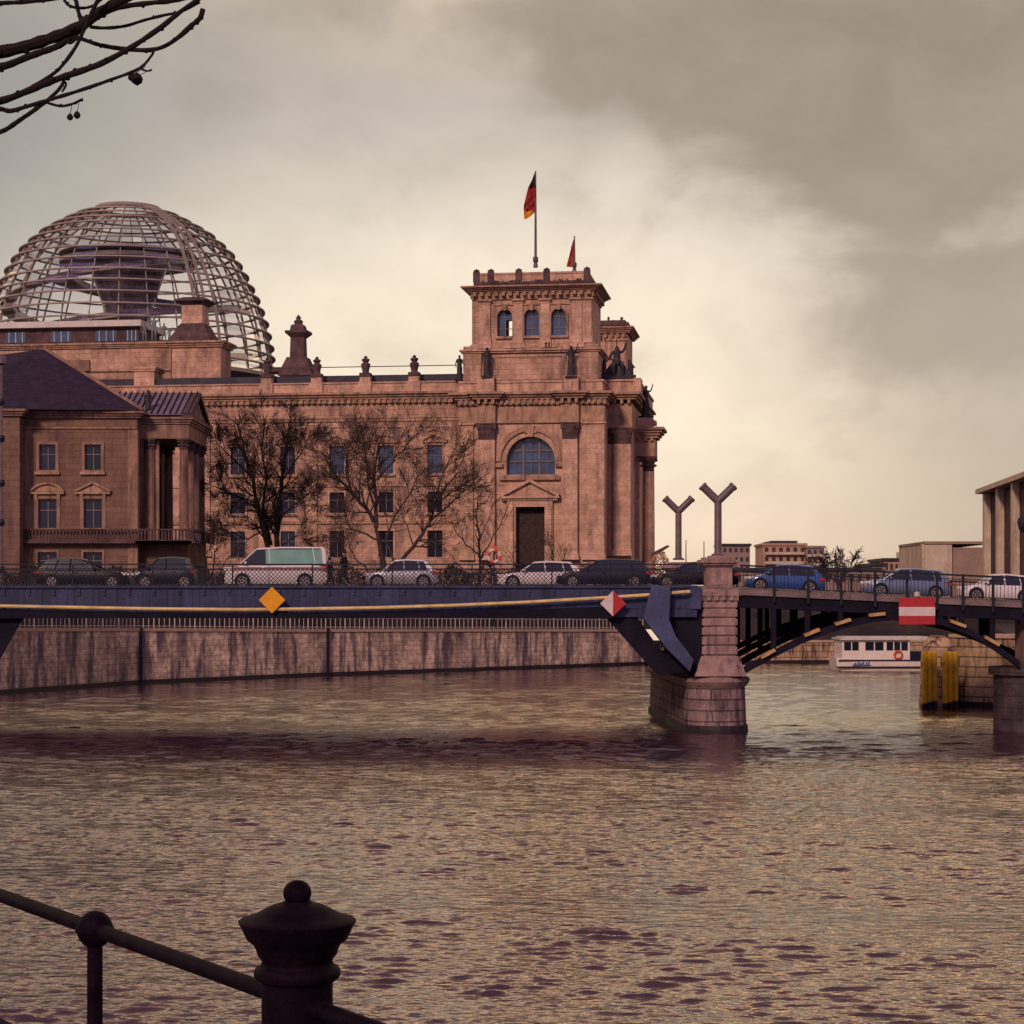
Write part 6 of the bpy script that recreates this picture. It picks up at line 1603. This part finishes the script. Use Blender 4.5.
guided_tree('bare_tree','thin young bare tree against the left side of the corner tower',225,[
 dict(p=[(480,585),(480,560),(479,535),(476,512),(478,495)],r=.16,n=3,root=True),dict(p=[(480,560),(492,540),(500,525),(506,512)],r=.09,n=2,d=1),dict(p=[(480,555),(466,545),(456,532),(450,518)],r=.09,n=2,d=-1),dict(p=[(479,540),(488,520),(492,505)],r=.07,n=2)],21,P3,zb=7.2)
guided_tree('bare_shrub','wispy bare shrub between the palace portico and the dense tree',205,[
 dict(p=[(208,585),(206,560),(202,545),(198,535)],r=.09,n=3,root=True),dict(p=[(210,585),(214,560),(218,540),(216,520)],r=.09,n=3,root=True),dict(p=[(212,585),(226,560),(236,550)],r=.07,n=3,root=True)],23,P3,zb=7.2,cat='shrub')
guided_tree('bare_shrub','low bare shrub at the foot of the tower door',225,[
 dict(p=[(556,585),(555,565),(552,550),(548,540)],r=.08,n=3,root=True),dict(p=[(558,585),(562,565),(566,552)],r=.08,n=3,root=True),dict(p=[(516,585),(518,568),(512,556)],r=.07,n=3,root=True)],24,P3,zb=7.2,cat='shrub')
P4=dict(wob=.18,up=.05,kids=[3,3],spread=.9,rmin=.05,L=2.2,depth=2)
guided_tree('bare_tree','reddish bare tree beyond the bridge between the apartment blocks and the concrete offices',300,[
 dict(p=[(838,600),(838,582),(837,570),(836,560)],r=.25,n=3,root=True),dict(p=[(838,585),(848,573),(852,563)],r=.13,n=3,d=1),dict(p=[(838,585),(828,574),(823,564)],r=.13,n=3,d=-1)],31,P4,trunk_m='bark2',twig_m='bark2',zb=6.3)
# golden shrub by the portico
hedge('small pale golden shrub beside the north portico',651,669,549,262,2600,9,d=2,zb=7.3,m='gold',name='golden_shrub')
kk=thing('awning','slanted pale awning blade above the golden shrub','awning',(wx(655,258),258,7.3))
a=MB(); a.tube([(0,0,0),(0,0,wz(556,258)-7.3)],.07,6); obj('mast',a,M['lampg'],kk)
a=MB(); a.prism([(-.6,wz(557,258)-7.3),(-.4,wz(553,258)-7.3),(1.6,wz(545,258)-7.3),(1.9,wz(546.5,258)-7.3),(1.0,wz(551,258)-7.3)],-.3,.3); obj('blade',a,M['stone_dark'],kk)
for px,pt in ((686,540),(704,541)):
    a=MB(); a.tube([(0,0,0),(0,0,wz(pt,300)-7)],[.12,.07],6); tag(obj('mast',a,M['stone_dark'],loc=(wx(px,300),300,7)),'thin far mast %s the two lamp columns'%('just left between' if px<700 else 'just right between'),'mast')
# ---------------------------------------------------------------- overhanging branches of a near tree
ot=thing('overhanging_tree','bare near tree whose dark budded branches hang into the upper left corner','tree',(-4.4,6.6,5.0))
def BP(px,py,Y=7.0): return W(px,py,Y)-Vector((-4.4,6.6,5.0))
a=MB(); a.tube([(0,0,-.2),(0,0,1.2),(.05,0,2.6),(.15,.05,4.2),(.2,.1,6)],[.22,.17,.15,.12,.08],14); obj('trunk',a,M['barkn'],ot,smooth=True)
def smooth(pts,K=5):
    pts=[Vector(p) for p in pts]; out=[]; n=len(pts); T=[0]
    for i in range(1,n): T.append(T[-1]+max(1e-6,(pts[i]-pts[i-1]).length))
    tg=[(pts[min(i+1,n-1)]-pts[max(i-1,0)])/(T[min(i+1,n-1)]-T[max(i-1,0)]) for i in range(n)]
    for i in range(n-1):
        h=T[i+1]-T[i]
        for k in range(K):
            t=k/K; out.append(pts[i]*(2*t**3-3*t*t+1)+tg[i]*h*(t**3-2*t*t+t)+pts[i+1]*(-2*t**3+3*t*t)+tg[i+1]*h*(t**3-t*t))
    return out+[pts[-1]]
def smooth_old(pts,K=5):
    pts=[Vector(p) for p in pts]; out=[]
    for i in range(len(pts)-1):
        p0=pts[max(i-1,0)];p1=pts[i];p2=pts[i+1];p3=pts[min(i+2,len(pts)-1)]
        for k in range(K):
            t=k/K; out.append(.5*((2*p1)+(p2-p0)*t+(2*p0-5*p1+4*p2-p3)*t*t+(3*p1-p0-3*p2+p3)*t**3))
    return out+[pts[-1]]
brs=[ # (points, start px width, end px width)
 ([(-700,170),(-300,95),(0,52),(40,42),(80,26),(100,12),(118,2),(160,-14),(230,-30)],15,7),
 ([(-700,180),(-300,110),(0,67),(30,56),(60,45),(78,32),(110,10),(150,3),(178,0),(230,-16)],9,4),
 ([(-700,200),(-300,160),(0,101),(30,90),(60,78),(75,73),(100,64),(130,48),(160,28),(180,12),(200,-2),(240,-30)],8,4),
 ([(-700,240),(-300,210),(0,132),(20,120),(40,106),(50,98),(60,88),(66,76)],6,3),
 ([(-300,120),(0,109),(10,111),(25,107),(45,101),(75,92),(110,80),(140,68),(152,55),(154,50)],5,2.5),
 ([(82,39),(100,45),(125,49),(150,50),(165,46),(180,36),(192,25),(200,18),(203,9)],4,5.5),
 ([(90,27),(105,28),(125,26),(145,20),(165,15),(180,12),(200,2)],3.5,3),
 ([(30,88),(50,76),(60,68),(75,48),(84,30),(92,12),(104,-12)],3.5,4),
 ([(62,92),(66,84),(60,78)],2.4,2),
 ([(45,102),(60,106),(72,104),(83,99)],3,2.5),
 ([(64,0),(70,6),(84,8),(96,4),(104,-6)],3,3),
 ([(82,24),(78,10),(75,-6)],4,4),
 ([(-300,10),(0,3),(35,1),(70,-4)],5,4),
 ([(140,68),(147,71),(152,70)],2,1.8),
 ([(66,40),(70,43),(75,40),(78,36)],3,3)]
random.seed(12)
pyo=0
for i,(pp_,w0_,w1_) in enumerate(brs):
    yv=7.0+[0,.12,-.1,.05,-.15,.1,.2,-.05,0,.02,.15,.1,.05,-.15,.1][i]
    P_=[BP(px,py,yv) for px,py in pp_]
    if pp_[0][0]<-500: P_[0]=Vector((.12,.05,3.6+i*.12))
    S_=smooth(P_); n=len(S_); wd=[(w0_+(w1_-w0_)*(k/(n-1)))*.5*7/F0 for k in range(n)]
    wd=[w_*(1+random.uniform(-.10,.16)) for w_ in wd]
    m_=MB(); m_.tube(S_,wd,8)
    lo=[k for k in range(2,n-1) if 0<=(512+ (S_[k].x-4.4)*F0/yv)<=240]
    for k in lo[::3]:   # buds at the nodes
        c=S_[k]; d=(S_[k+1]-S_[k-1]).normalized(); s=d.orthogonal().normalized(); s.rotate(Matrix.Rotation(random.uniform(0,6.28),3,d)); q0=c; q1=c+s*(wd[k]*1.1+.0025)+d*.006
        m_.tube([q0,c.lerp(q1,.6),q1],[wd[k]*.9,wd[k]*.75,wd[k]*.3],6)
    obj('branch',m_,M['barkn'],ot,smooth=True)
for px,py,s in ((137,79,1.0),(70,117,.55),(77,115,.6),(132,77,.7)):
    a=MB(); a.lathe([(.003,-.022*s),(.018*s,-.012*s),(.021*s,0),(.014*s,.014*s),(.003,.022*s)],(0,0),10); o_=obj('seed_cone',a,M['barkn'],ot,loc=BP(px,py,6.9),smooth=True)
    a=MB(); a.tube([BP(px,py-2,6.9),BP(px+ (12 if py<100 else 2),py-(9 if py<100 else 12),6.9)],.0012,4); obj('stalk',a,M['barkn'],ot)

# ---------------------------------------------------------------- haze
hz=MB(); hz.box(-3900,3900,-60,4400,-3.2,75)
HAZE_ON=False
if HAZE_ON:
    hm=bpy.data.materials.new('haze'); hm.use_nodes=True; nt=hm.node_tree; nt.nodes.remove(nt.nodes['Principled BSDF'])
    pv=nt.nodes.new('ShaderNodeVolumePrincipled'); pv.inputs['Density'].default_value=.00028; pv.inputs['Color'].default_value=(.82,.70,.80,1); pv.inputs['Anisotropy'].default_value=.2
    nt.links.new(pv.outputs[0],nt.nodes['Material Output'].inputs['Volume'])
    ho=obj('haze',hz,hm); ho['kind']='stuff'; ho['label']='thin evening haze in the air over the river'
